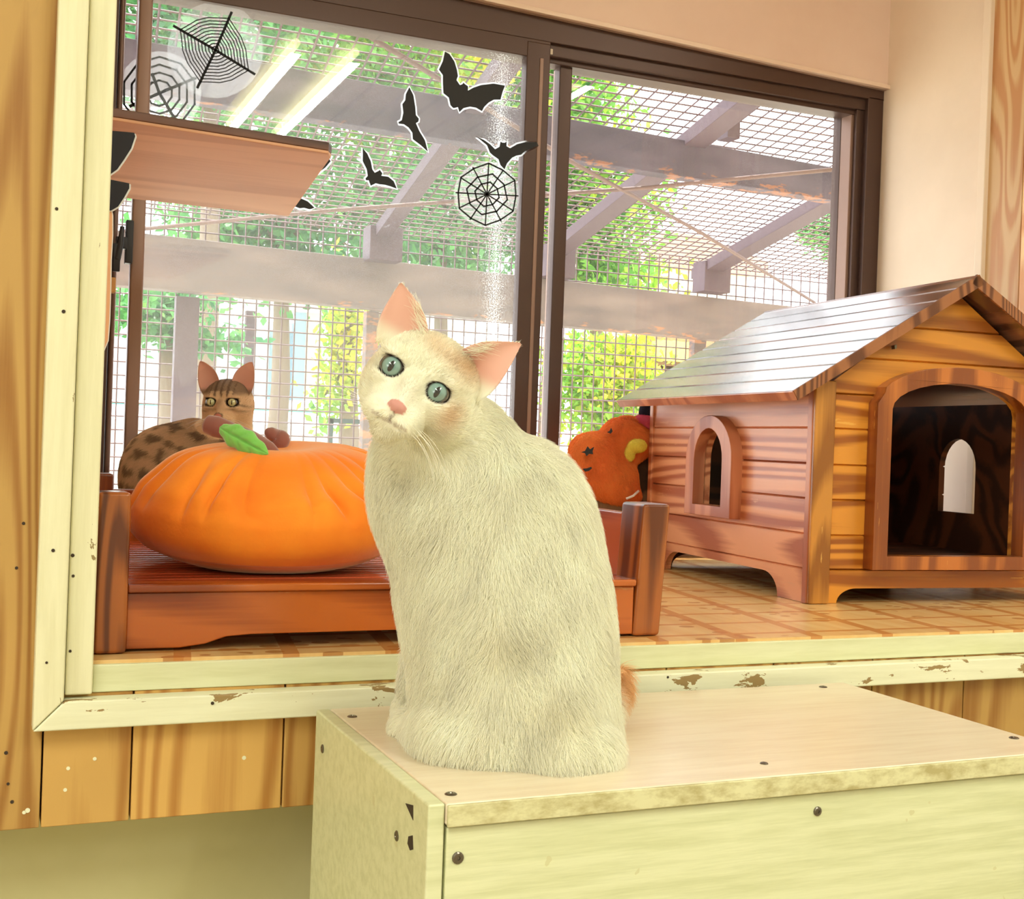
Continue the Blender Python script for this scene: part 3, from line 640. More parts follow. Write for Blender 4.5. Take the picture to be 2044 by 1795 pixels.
# left side wall (seen), with arched window
sidew = grooved_panel('side_wall', lambda a, b, d: (.004+d, a, b), foot(.012, HD-.004, .075, .036, .045, 0)+[(HD-.004, .318), (.012, .318)], [arch(.240, .338, .128, .205, .258)], .012, GZ, M_h_side, house, world=False)
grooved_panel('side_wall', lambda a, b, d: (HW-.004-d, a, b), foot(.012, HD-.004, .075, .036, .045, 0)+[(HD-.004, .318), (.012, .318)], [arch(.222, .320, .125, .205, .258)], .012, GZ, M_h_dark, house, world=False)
# gable front with the doorway
SL = (.497-.312)/(.2475+.06)
gf = foot(.033, HW-.033, .020, .022, .034, 0)+[(HW-.033, .315), (HW-.0, .315), (.2475, .315+SL*.2475-.010), (.0, .315), (.033, .315)]
grooved_panel('front_wall', lambda a, b, d: (a, .002+d, b), foot(.033, HW-.033, .020, .022, .034, 0)+[(HW-.033, .330), (.2475, .477), (.033, .330)], [arch(.120, .374, .066, .290, .338)], .013, [.050, .101, .154, .206, .260, .312, .367, .418], M_h_front, house, world=False)
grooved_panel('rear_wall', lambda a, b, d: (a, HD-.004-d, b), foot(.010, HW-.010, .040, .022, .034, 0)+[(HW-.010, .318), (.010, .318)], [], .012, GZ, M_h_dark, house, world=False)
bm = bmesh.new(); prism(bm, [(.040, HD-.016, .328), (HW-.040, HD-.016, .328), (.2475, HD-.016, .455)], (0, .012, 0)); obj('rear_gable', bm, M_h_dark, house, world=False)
for x0, y0 in ((0, 0), (HW-.035, 0)): hob('corner_post', x0, x0+.035, y0-.006, .012, .0, .330, M_h_post, .002)
for x0 in (0, HW-.016): hob('corner_post', x0, x0+.016, HD-.014, HD, .0, .318, M_h_side, .0015)
hob('corner_edge', -.0015, .006, .0, .012, .0, .322, M_h_wframe, .001)
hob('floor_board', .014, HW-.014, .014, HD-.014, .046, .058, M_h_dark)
hob('gap_light_strip', .020, HW-.02, HD-.035, HD-.02, .318, .328, M_h_wframe)  # pale strip put in for backlight through the gap above the rear wall
# door frame
fx0, fx1, fz0, fzs = .097, .399, .052, .300
bm = bmesh.new(); fo = arch(fx0, fx1, fz0, .306, .360); fi = arch(.1225, .3715, .0725, .290, .334)
# cut corners of the outer frame at its shoulders
def framering(name, M, outer, inner, th, mat):
    return grooved_panel(name, M, outer, [inner], th, [], mat, house, world=False, bevel=.0015)
outer = [(fx0, .052), (fx1, .052), (fx1, .300), (fx1-.012, .316)]+[(.2475+.150*math.cos(a), .300+.060*math.sin(a)) for a in np.linspace(.42, math.pi-.42, 18)]+[(fx0+.012, .316), (fx0, .300)]
framering('door_frame', lambda a, b, d: (a, -.022+d, b), outer, arch(.1225, .3715, .0725, .292, .335), .026, M_h_frame)
# window frame on the side
wo = [(.208, .110), (.368, .110)]+[(.288+.080*math.cos(a), .207+.073*math.sin(a)) for a in np.linspace(0, math.pi, 20)]
framering('window_frame', lambda a, b, d: (-.017+d, a, b), wo, arch(.240, .338, .128, .205, .258), .024, M_h_wframe)
# roof: two slabs with grooves along the ridge direction
RL = math.hypot(.2475+.062, .497-.310)
ex, ez = -.062/1, .310
def roofM(sgn):
    ux, uz = (.2475-ex)/RL, (.497-ez)/RL
    def f(a, b, d):
        x = ex+ux*b; z = ez+uz*b; x += uz*d; z -= ux*d
        return (x if sgn > 0 else HW-x, a, z)
    return f
gr = [RL*i/9 for i in range(1, 9)]
ry0, ry1 = -.046, .566
for s in (1, -1):
    grooved_panel('roof_panel', roofM(s), [(ry0, 0), (ry1, 0), (ry1, RL+.002), (ry0, RL+.002)], [], .0135, gr, M_h_roof, house, world=False, gw=.0055, gd=.006)
    bm = bmesh.new(); f = roofM(s)
    prism(bm, [f(ry0-.0015, -.002, -.0008), f(ry0-.0015, RL+.003, -.0008), f(ry0-.0015, RL+.003, .0155), f(ry0-.0015, -.002, .0145)], (0, .004, 0)); obj('roof_edge', bm, M_h_roofedge, house, world=False)
    bm = bmesh.new(); prism(bm, [f(ry0, -.0035, .0005), f(ry0, .0005, .0005), f(ry0, .0005, .0138), f(ry0, -.0035, .0138)], (0, ry1-ry0, 0)); obj('eave_strip', bm, M_h_wframe, house, world=False)
bm = bmesh.new(); prism(bm, [(.130, -.010, .388), (.134, -.010, .3895), (.134, -.010, .3835), (.131, -.010, .3825)], (0, .008, 0)); obj('staple', bm, M_screw, house, world=False)

# ------------------------------------------------------------------ animals: smooth blended volumes turned into one continuous skin
class Vol:
    def __init__(s, lo, hi, h):
        s.h = h; s.lo = np.array(lo, float); n = np.ceil((np.array(hi)-s.lo)/h).astype(int)+1
        s.ax = [s.lo[i]+h*np.arange(n[i]) for i in range(3)]; s.D = np.full(n, .05, np.float32)
    def _sl(s, c, R):
        out = []
        for i in range(3):
            a = max(int((c[i]-R-s.lo[i])/s.h), 0); b = min(int((c[i]+R-s.lo[i])/s.h)+2, len(s.ax[i]))
            if b-a < 2: return None
            out.append(slice(a, b))
        return tuple(out)
    def _mix(s, sl, d, k, sub):
        A = s.D[sl]
        if sub: A = -A
        h = np.clip(.5+.5*(A-d)/k, 0, 1); r = A*(1-h)+d*h-k*h*(1-h)
        s.D[sl] = (-r if sub else r)
    def ell(s, c, r, R=None, k=.02, sub=False):
        c = np.array(c, float); r = np.array(r, float); sl = s._sl(c, r.max()+k+2*s.h+.004)
        if sl is None: return
        X, Y, Z = np.meshgrid(*[s.ax[i][sl[i]]-c[i] for i in range(3)], indexing='ij', sparse=True)
        if R is None: R = np.array([RH, FH, ZU])
        q = [(R[i][0]*X+R[i][1]*Y+R[i][2]*Z) for i in range(3)]
        k0 = np.sqrt(sum((q[i]/r[i])**2 for i in range(3))); k1 = np.sqrt(sum((q[i]/r[i]**2)**2 for i in range(3)))+1e-9
        s._mix(sl, (k0*(k0-1)/k1).astype(np.float32), k, sub)
    def cap(s, a, b, ra, rb, k=.012, sub=False):
        a = np.array(a, float); b = np.array(b, float); c = (a+b)/2; sl = s._sl(c, np.linalg.norm(b-a)/2+max(ra, rb)+k+2*s.h+.004)
        if sl is None: return
        X, Y, Z = np.meshgrid(*[s.ax[i][sl[i]] for i in range(3)], indexing='ij', sparse=True)
        d = b-a; t = np.clip(((X-a[0])*d[0]+(Y-a[1])*d[1]+(Z-a[2])*d[2])/(d@d), 0, 1)
        dist = np.sqrt((X-a[0]-d[0]*t)**2+(Y-a[1]-d[1]*t)**2+(Z-a[2]-d[2]*t)**2)-(ra+(rb-ra)*t)
        s._mix(sl, dist.astype(np.float32), k, sub)
    def floor(s, z): s.D = np.maximum(s.D, (z-s.ax[2])[None, None, :].astype(np.float32))
    def mesh(s):
        D = s.D; S = D < 0; nx, ny, nz = D.shape
        acc = np.zeros((nx-1, ny-1, nz-1, 3), np.float32); cnt = np.zeros((nx-1, ny-1, nz-1), np.float32)
        def sub(A, o): return A[o[0]:nx-1+o[0], o[1]:ny-1+o[1], o[2]:nz-1+o[2]]
        for ax in range(3):
            oth = [i for i in range(3) if i != ax]
            for p in (0, 1):
                for q in (0, 1):
                    o = [0, 0, 0]; o[oth[0]] = p; o[oth[1]] = q; o2 = list(o); o2[ax] = 1
                    a, b = sub(D, o), sub(D, o2); m = sub(S, o) != sub(S, o2)
                    t = np.where(m, a/(a-b+1e-12), 0)
                    acc[..., oth[0]] += m*p; acc[..., oth[1]] += m*q; acc[..., ax] += t*m; cnt += m
        has = cnt > 0; idx = -np.ones(has.shape, np.int64); idx[has] = np.arange(has.sum())
        ijk = np.argwhere(has); V = s.lo+(ijk+acc[has]/cnt[has][:, None])*s.h
        F = []
        for ax in range(3):
            u, v = (ax+1) % 3, (ax+2) % 3
            o2 = [0, 0, 0]; o2[ax] = 1
            A = S[:nx-o2[0], :ny-o2[1], :nz-o2[2]]; B = S[o2[0]:, o2[1]:, o2[2]:]
            cr = np.argwhere(A != B); cr = cr[(cr[:, u] > 0) & (cr[:, v] > 0) & (cr[:, u] < D.shape[u]-1) & (cr[:, v] < D.shape[v]-1)]
            inside = A[tuple(cr.T)]
            q = []
            for du, dv in ((1, 1), (0, 1), (0, 0), (1, 0)):
                c = cr.copy(); c[:, u] -= du; c[:, v] -= dv; q.append(idx[tuple(c.T)])
            q = np.array(q).T; q[~inside] = q[~inside][:, ::-1]; F.append(q)
        F = np.concatenate(F); F = F[(F >= 0).all(1)]
        return V, F

def ear_mesh(B1, B2, T, nrm, cup, th=.0016, nu=22, nv=16, bulge=.0, pw=.72):
    """B1,B2 base corners, T tip, nrm = opening direction; returns verts, faces, inner flag"""
    B1, B2, T, nrm = map(lambda p: np.array(p, float), (B1, B2, T, nrm)); V = []; inn = []
    C = (B1+B2)/2; w = (B2-B1)/2
    for side in (0, 1):
        for i in range(nv+1):
            s = i/nv; hw = (1-s)**pw*(1+bulge*math.sin(math.pi*s)) if s < 1 else 0
            hw = max(hw, .035)
            for j in range(nu+1):
                x = -1+2*j/nu; q = 1-x*x
                p = C+(T-C)*(s-.10*(1-s)*q)+w*hw*x - nrm*(cup*(1-s*.75)*hw**.5*q)
                p = p-nrm*(th*(1 if side else 0)*(.35+.65*q))
                V.append(p); inn.append(1-side)
    F = []; n1 = (nv+1)*(nu+1)
    for side in (0, 1):
        for i in range(nv):
            for j in range(nu):
                a = side*n1+i*(nu+1)+j; q = [a, a+1, a+nu+2, a+nu+1]
                F.append(q if side == 0 else q[::-1])
    for i in range(nv):
        for j in (0, nu):
            a = i*(nu+1)+j; b = a+nu+1; q = [a, b, b+n1, a+n1]; F.append(q if j == 0 else q[::-1])
    for j in range(nu):
        a = nv*(nu+1)+j; F.append([a+1, a, a+n1, a+1+n1])
    return np.array(V), np.array(F), np.array(inn)

def vnoise(P, f, seed=0, oct=3):
    """cheap smooth value noise made of sines, -1..1"""
    r = np.random.default_rng(seed); out = np.zeros(len(P)); amp = 1; tot = 0
    for o in range(oct):
        for k in range(6):
            d = r.normal(size=3); d /= np.linalg.norm(d); out += amp*np.sin(P@d*f*(2**o)+r.uniform(0, 6.28))/6*1.7
        tot += amp; amp *= .6
    return out/tot

class Head:
    """frame of a cat head: local x to image right, y up, z out of the face"""
    def __init__(s, O, tilt, yaw, pitch, S):
        ex0 = math.cos(tilt)*RT-math.sin(tilt)*UP; ey = math.sin(tilt)*RT+math.cos(tilt)*UP; ez0 = -_F
        ez = math.cos(yaw)*ez0-math.sin(yaw)*ex0; ex = math.cos(yaw)*ex0+math.sin(yaw)*ez0
        ez1 = math.cos(pitch)*ez-math.sin(pitch)*ey; ey = math.cos(pitch)*ey+math.sin(pitch)*ez
        s.O = np.array(O); s.R = np.array([ex, ey, ez1]); s.S = S
    def w(s, x, y, z): return s.O+s.S*(s.R.T@np.array([x, y, z]))
    def l(s, P): return (P-s.O)@s.R.T/s.S
    def dirw(s, v): return s.R.T@np.array(v, float)

EYX, EYY, EYZ, EYR = .0213, .0, .0375, .0105
def head_prims(vol, H, eo=(.0074, .0080), sk=0.0):
    S = H.S; R = H.R
    def E(x, y, z, rx, ry, rz, k=.014, sub=False): vol.ell(H.w(x, y, z), (rx*S, ry*S, rz*S), R, k*S, sub)
    E(sk, .002, -.012, .045, .039, .046, .02)
    E(sk*.7, .013, .004, .034, .0255, .036, .02)
    for sg in (-1, 1):
        E(sg*.0235+sk*(.9 if sg > 0 else .55), -.016, .006, .0245 if sg > 0 else .0205, .026, .033, .016)       # cheeks
        E(sg*.012, -.0345, .0475, .0135, .0105, .0145, .007)   # whisker pads
        E(sg*.021, .0115, .034, .014, .0070, .012, .008)      # brow
        E(sg*.022, -.0105, .034, .013, .006, .011, .008)      # lower lid
    E(0, -.014, .044, .0105, .018, .015, .010)             # bridge of the nose
    E(0, -.030, .038, .021, .015, .020, .012)
    E(0, -.0475, .040, .0125, .0095, .0125, .007)             # chin
    for sg in (-1, 1):
        E(sg*EYX, EYY, EYZ+.012, eo[0], eo[1], .017, .0030, True)   # eye openings
        E(sg*EYX, EYY, EYZ-.002, EYR*1.02, EYR*1.02, EYR*1.02, .001, True)
        vol.cap(H.w(sg*.0095, -.0075, .052), H.w(sg*.0155, -.0035, .049), .0014*S, .0020*S, .003*S, True)
    E(0, -.0260, .0620, .0078, .0052, .0045, .0030); E(0, -.021, .0570, .0050, .007, .005, .004)             # nose leather
    for sg in (-1, 1):
        E(sg*.0042, -.0278, .0655, .0016, .0012, .0025, .0012, True)
        a = [H.w(0, -.0385, .0605), H.w(sg*.0055, -.0415, .0600), H.w(sg*.0125, -.0405, .0545), H.w(sg*.0185, -.0385, .046)]
        for p, q in zip(a[:-1], a[1:]): vol.cap(p, q, .0011*S, .0011*S, .0016*S, True)
    vol.cap(H.w(0, -.030, .0650), H.w(0, -.0385, .0615), .0009*S, .0009*S, .0015*S, True)

def smooth01(x, a, b): t = np.clip((x-a)/(b-a), 0, 1); return t*t*(3-2*t)
def attr_material(name, rough=.85, trans=.0):
    m, nt, b, L = newmat(name); a = nt.nodes.new('ShaderNodeAttribute'); a.attribute_name = 'Col'; L.new(a.outputs['Color'], b.inputs['Base Color'])
    b.inputs['Roughness'].default_value = rough; b.inputs['Specular IOR Level'].default_value = .2
    if trans:
        t = nt.nodes.new('ShaderNodeBsdfTranslucent'); L.new(a.outputs['Color'], t.inputs[0]); mx = nt.nodes.new('ShaderNodeMixShader'); mx.inputs[0].default_value = trans
        L.new(b.outputs[0], mx.inputs[1]); L.new(t.outputs[0], mx.inputs[2]); L.new(mx.outputs[0], nt.nodes['Material Output'].inputs[0])
    return m
M_skin = attr_material('cat_coat', .9, .12); M_fur = attr_material('cat_fur', .8, .16)
def mesh_from(name, V, F, C, mat, parent):
    me = bpy.data.meshes.new(name); me.vertices.add(len(V)); me.vertices.foreach_set('co', V.astype(np.float32).ravel())
    me.loops.add(4*len(F)); me.loops.foreach_set('vertex_index', F.astype(np.int32).ravel()); me.polygons.add(len(F)); me.polygons.foreach_set('loop_start', np.arange(0, 4*len(F), 4, dtype=np.int32))
    me.update(calc_edges=True); me.validate()
    a = me.color_attributes.new('Col', 'FLOAT_COLOR', 'POINT'); a.data.foreach_set('color', np.c_[C, np.ones(len(C))].astype(np.float32).ravel())
    o = link(name, me, mat, parent, smooth=True); return o, me
def fur(name, V, F, C, N, dens, length, flow, rad, parent, mat=M_fur, npt=4, seed=1, lift=.45, jit=.25, clump=.33):
    """V,F quads; dens strands per m2 times weight; length, flow per vertex; strands leave along the normal and lie down along flow"""
    r = np.random.default_rng(seed)
    P0, P1, P2, P3 = (V[F[:, i]] for i in range(4)); area = .5*np.linalg.norm(np.cross(P2-P0, P3-P1), axis=1)
    wl = length[F].mean(1); wgt = area*(wl > 1e-5)
    n = int(wgt.sum()*dens); fi = r.choice(len(F), n, p=wgt/wgt.sum()); a, b = r.random(n), r.random(n)
    wts = np.array([(1-a)*(1-b), a*(1-b), a*b, (1-a)*b]).T[:, :, None]; q = F[fi]
    root = (V[q]*wts).sum(1); nn = (N[q]*wts).sum(1); fl = (flow[q]*wts).sum(1); ln = (length[q]*wts[:, :, 0]).sum(1); col = (C[q]*wts).sum(1)
    nn /= np.linalg.norm(nn, axis=1)[:, None]+1e-9; fl = fl-nn*(fl*nn).sum(1)[:, None]; fl /= np.linalg.norm(fl, axis=1)[:, None]+1e-9
    # clumps share a bend
    rs = root*np.array([1, 1, .45]); cl = np.c_[vnoise(rs, 150, seed+1, 2), vnoise(rs, 150, seed+2, 2), vnoise(rs, 150, seed+3, 2)]
    d = fl+cl*clump+r.normal(size=(n, 3))*jit; d = d-nn*(d*nn).sum(1)[:, None]; d /= np.linalg.norm(d, axis=1)[:, None]+1e-9
    ln = ln*r.uniform(.65, 1.15, n)*(1+.35*clump*vnoise(root, 60, seed+7, 2)); pts = np.zeros((n, npt, 3)); t = np.linspace(0, 1, npt)
    for i, s in enumerate(t): pts[:, i] = root+ln[:, None]*(nn*(lift*(s-.45*s*s))+d*(s*.82*(.35+.65*s)))-nn*.0006
    col = np.clip(col*(1+r.normal(size=(n, 1))*.05+.06*(1.6*vnoise(rs, 210, seed+9, 2)[:, None]-.5)), 0, 1)
    hc = bpy.data.hair_curves.new(name); hc.add_curves([npt]*n); hc.position_data.foreach_set('vector', pts.astype(np.float32).ravel())
    ra = hc.attributes.new('radius', 'FLOAT', 'POINT') if 'radius' not in hc.attributes else hc.attributes['radius']
    ra.data.foreach_set('value', np.tile(rad*np.array([1, .85, .55, .12] if npt == 4 else np.linspace(1, .1, npt)), n).astype(np.float32))
    ca = hc.attributes.new('Col', 'FLOAT_COLOR', 'CURVE'); ca.data.foreach_set('color', np.c_[col, np.ones(n)].astype(np.float32).ravel())
    hc.materials.append(mat); o = bpy.data.objects.new(name, hc); COL.objects.link(o); o.parent = parent
    o.matrix_parent_inverse = (Matrix.Translation(parent.location) @ parent.rotation_euler.to_matrix().to_4x4()).inverted()
    o['kind'] = 'stuff'; return o
def eye_mat(name, iris, iris2, pup=.10):
    m, nt, b, L = newmat(name); tc = nt.nodes.new('ShaderNodeTexCoord'); sp = nt.nodes.new('ShaderNodeSeparateXYZ'); L.new(tc.outputs['Object'], sp.inputs[0])
    x2 = math_n(nt, 'POWER', math_n(nt, 'ABSOLUTE', sp.outputs[0]), 2); y2 = math_n(nt, 'POWER', math_n(nt, 'ABSOLUTE', sp.outputs[1]), 2); rr = math_n(nt, 'SQRT', math_n(nt, 'ADD', x2, y2))
    r = ramp(nt, [(0, iris2), (.45, iris), (.66, iris), (.76, tuple(c*.25 for c in iris)), (.82, (.03, .02, .02))]); L.new(rr, r.inputs[0])
    px = math_n(nt, 'DIVIDE', sp.outputs[0], pup); py = math_n(nt, 'DIVIDE', sp.outputs[1], .48); pd = math_n(nt, 'ADD', math_n(nt, 'MULTIPLY', px, px), math_n(nt, 'MULTIPLY', py, py))
    c = mixc(nt, math_n(nt, 'LESS_THAN', pd, 1), r.outputs[0], (.004, .004, .006)); L.new(c, b.inputs['Base Color'])
    b.inputs['Roughness'].default_value = .25; b.inputs['Coat Weight'].default_value = 1; b.inputs['Coat Roughness'].default_value = .02; b.inputs['Coat IOR'].default_value = 1.7; return m
def eyes(H, mat, parent, gaze=(0, 0)):
    for sg in (-1, 1):
        bm = bmesh.new(); bmesh.ops.create_uvsphere(bm, u_segments=40, v_segments=24, radius=1)
        for v in bm.verts:
            if v.co.z > .75: v.co.z += .10*(v.co.z-.75)/.25
        me = bpy.data.meshes.new('eye'); bm.to_mesh(me); bm.free(); me.materials.append(mat); me.polygons.foreach_set('use_smooth', [True]*len(me.polygons))
        o = bpy.data.objects.new('eye', me); COL.objects.link(o); o.parent = parent
        tocam = CAM-H.w(sg*EYX, EYY, EYZ); tocam /= np.linalg.norm(tocam); fz = H.R[2]*.45+tocam*.55+gaze[0]*H.R[0]+gaze[1]*H.R[1]; fz /= np.linalg.norm(fz)
        fx = np.cross(H.R[1], fz); fx /= np.linalg.norm(fx); fy = np.cross(fz, fx); s = EYR*H.S*.97; p = H.w(sg*EYX, EYY, EYZ-.001)
        M = Matrix([[fx[0]*s, fy[0]*s, fz[0]*s, p[0]], [fx[1]*s, fy[1]*s, fz[1]*s, p[1]], [fx[2]*s, fy[2]*s, fz[2]*s, p[2]], [0, 0, 0, 1]])
        o.matrix_world = M; o.matrix_parent_inverse = (Matrix.Translation(parent.location)).inverted(); o.matrix_basis = M
def whiskers(H, parent, mat, n=7, L=.055, r=.00022, down=.35, which=(-1, 1)):
    for sg in which:
        bm = bmesh.new()
        for i in range(n):
            a = H.w(sg*(.014+.005*(i % 3)), -.033-.003*(i//3), .056-.003*(i % 3)); l = L*(.7+.3*random.random()); u = random.uniform(-.25, .2)
            d1 = H.dirw((sg*.9, -.10+u*.5, .30)); d2 = H.dirw((sg*.75, -down+u, -.25))
            pts = [a+H.S*l*(d1*s+(d2-d1)*s*s*.6) for s in np.linspace(0, 1, 7)]; tube(bm, pts, list(np.linspace(r, r*.3, 7)), 4, False)
        obj('whiskers', bm, mat, parent, smooth=True)

# ---- white cat
WHITE = np.array(s2l((254, 251, 230))); TAN = np.array(s2l((226, 190, 148))); PINK = np.array(s2l((240, 176, 158))); GREY = np.array(s2l((150, 138, 112)))
wc = empty('cat', tuple(atz(1040, 1500, BZ)), label='white short-haired cat with blue green eyes sitting on the cream box, head turned back', cat='cat')
vol = Vol(np.array([.20, -.42, BZ-.004]), np.array([.60, -.04, 1.11]), .0019)
def k2(px, py, t): return W(px, py, t)
E_ = vol.ell
E_(k2(1036, 1440, 1.10), (.080, .086, .078), k=.02)
E_(k2(1102, 1450, 1.09), (.042, .074, .066), k=.02)
E_(k2(960, 1445, 1.10), (.048, .082, .058), k=.025)
E_(k2(1020, 1290, 1.105), (.090, .080, .105), k=.025)
E_(k2(994, 1130, 1.11), (.091, .072, .100), k=.025)
E_(k2(972, 1022, 1.115), (.085, .066, .072), k=.022)
E_(k2(880, 955, 1.12), (.061, .058, .080), k=.025)
E_(k2(890, 890, 1.10), (.050, .050, .046), k=.02)
# haunch crease, feet
vol.cap(k2(905, 1475, 1.05), k2(822, 1455, 1.125), .028, .0155, .015); E_(k2(806, 1458, 1.135), (.012, .022, .016), k=.012)
vol.cap(k2(862, 1320, 1.20), k2(828, 1418, 1.20), .024, .017, .02); E_(k2(812, 1420, 1.205), (.013, .020, .013), k=.012)
for (a, b) in (((786, 1470), (800, 1478)),): vol.cap(k2(a[0], a[1], 1.108), k2(b[0], b[1], 1.10), .0015, .0015, .004, True)
# tail: along the base at the right, then up behind
tl_ = [k2(1120, 1520, 1.03), k2(1176, 1508, 1.045), k2(1178, 1465, 1.10), k2(1200, 1420, 1.17), k2(1226, 1385, 1.21), k2(1238, 1350, 1.22)]
tr_ = [.024, .021, .017, .014, .010, .008]
for i in range(5): vol.cap(tl_[i], tl_[i+1], tr_[i], tr_[i+1], .014)
HD_W = Head(W(830, 760, 1.045), math.radians(29.6), math.radians(-3), 0, 1.0)
head_prims(vol, HD_W, (.0069, .0075), sk=.009)
vol.cap(HD_W.w(.006, -.014, -.025), k2(895, 910, 1.11), .038, .044, .012)
vol.floor(BZ+.0006)
V, F = vol.mesh(); nb = len(V); inner = np.zeros(nb)
ears = []
for B1, B2, T, nr in (((-.0440, .012, .010), (-.0090, .0375, .014), (-.0500, .0640, .014), (-.22, .10, .95)), ((.0190, .0370, .014), (.0545, .009, .008), (.0612, .0700, .012), (.28, .10, .95))):
    nrw = HD_W.dirw(nr); nrw /= np.linalg.norm(nrw); ev, ef, ei = ear_mesh(HD_W.w(*B1), HD_W.w(*B2), HD_W.w(*T), nrw, .012, bulge=.26)
    ears.append((ev, ef, ei)); F = np.r_[F, ef+len(V)]; V = np.r_[V, ev]; inner = np.r_[inner, ei]
def cat_colour(V, inner, H):
    L = H.l(V); C = np.tile(WHITE, (len(V), 1)); x, y, z = L.T; n = vnoise(V, 60, 3); n2 = vnoise(V, 24, 5)
    hd = (np.linalg.norm(L, axis=1) < .085) & (z > -.05)
    def blend(m, c): m = np.clip(m, 0, 1)[:, None]; C[:] = C*(1-m)+c*m
    def blob(cx, cy, rx, ry): return np.exp(-(((x-cx)/rx)**2+((y-cy)/ry)**2)*1.0)*hd
    blend(blob(.036, .030, .016, .014)*.75+blob(.012, .030, .02, .008)*.5+blob(-.004, .038, .012, .008)*.35, TAN)
    blend(blob(.040, -.010, .009, .010)*.8+blob(.036, -.022, .010, .008)*.4, TAN)
    blend(blob(-.046, .0, .010, .03)*.45, TAN)
    blend(blob(.033, .040, .012, .008)*.6, np.array(s2l((188, 150, 100))))
    blend((blob(0, -.012, .011, .012)*(.35+.4*n))*(z > .03), np.array(s2l((196, 170, 146))))
    blend(blob(.028, -.030, .012, .008)*.35+blob(.018, .012, .006, .003)*.4, np.array(s2l((170, 160, 116))))
    for sg in (-1, 1):
        d = np.linalg.norm(L-np.array([sg*EYX, EYY, EYZ]), axis=1)
        blend(smooth01(-d, -.0120, -.0105)*(inner < 9)*.9, np.array(s2l((96, 68, 60))))
    nose = ((x/.0080)**2+((y+.0258)/.0052)**2 < 1) & (z > .054); blend(nose*1.0, np.array(s2l((218, 158, 146))))
    mouth = (np.abs(y+.0400-.0010+np.abs(x)*-.02) < .0016) & (z > .04) & (np.abs(x) < .016); blend(mouth*.42, np.array(s2l((150, 112, 92))))
    blend(((np.abs(x) < .0009) & (y < -.030) & (y > -.040) & (z > .055))*.6, np.array(s2l((120, 84, 72))))
    blend((blob(0, -.050, .012, .006)*(z > .02))*.22, np.array(s2l((176, 158, 124))))
    blend(inner*.85*smooth01(y, .02, .035), PINK)
    body = (~hd)
    blend(body*np.clip(n2*.9-.25, 0, 1)*.30, np.array(s2l((214, 200, 156))))
    return C, L, hd
C, L, hd = cat_colour(V, inner, HD_W)
tipd = np.linalg.norm(V-tl_[-1], axis=1); m = smooth01(-tipd, -.075, -.03)[:, None]; C = C*(1-m)+np.array(s2l((244, 196, 142)))*m
# greyish smudges on the back as in its coat
for px, py, rr, a in ((1010, 1290, .018, .25), (1110, 1420, .022, .28), (990, 960, .02, .22), (1040, 945, .02, .18)):
    d = np.linalg.norm(V-W(px, py, 1.02), axis=1); m = (np.exp(-(d/rr)**2)*a)[:, None]; C = C*(1-m)+np.array(s2l((196, 180, 128)))*m
body, me = mesh_from('body', V, F, C, M_skin, wc)
N = np.empty(len(V)*3, np.float32); me.vertices.foreach_get('normal', N); N = N.reshape(-1, 3)
x, y, z = L.T
hw = smooth01(-np.linalg.norm(L, axis=1), -.095, -.062)
fx = smooth01(np.linalg.norm(L-np.array([0, -.03, .05]), axis=1), .010, .05)
length = np.where(hw > 0, .020*(1-hw)+(.0020+.0060*fx)*hw, .020)
feet = np.exp(-(np.linalg.norm(V-W(812, 1450, 1.12), axis=1)/.03)**2)+np.exp(-(np.linalg.norm(V-W(805, 1415, 1.2), axis=1)/.028)**2)
length = length*(1-.75*np.clip(feet, 0, 1))
for sg in (-1, 1): length[np.linalg.norm(L-np.array([sg*EYX, EYY, EYZ]), axis=1) < .0112] = 0
length[((x/.0082)**2+((y+.0262)/.0056)**2 < 1) & (z > .053)] = 0
mline = (np.abs(y+.0400-.02*np.abs(x)) < .0022) & (z > .04) & (np.abs(x) < .017); length[mline] = 0
length[np.r_[np.zeros(nb, bool), np.ones(len(V)-nb, bool)] & (inner > .5)] = .0010
ei = np.r_[np.zeros(nb, bool), np.ones(len(V)-nb, bool)]; length[ei & (inner < .5)] = .0035
length[V[:, 2] < BZ+.0015] = 0
down = np.tile(np.array([0, 0, -1.0]), (len(V), 1))+.25*RH[None, :]*np.sign((V-W(990, 1200, 1.1))@RH)[:, None]
away = V-HD_W.w(0, -.028, .070); away /= np.linalg.norm(away, axis=1)[:, None]; away = away+.25*HD_W.R[1]
flow = down*(1-hw[:, None])+away*hw[:, None]
flow[ei] = (HD_W.R[1]+.2*flow[ei])
fur('fur', V, F, C, N, 6.5e5, length, flow, .00018, wc, lift=.62, jit=.24, clump=.42)
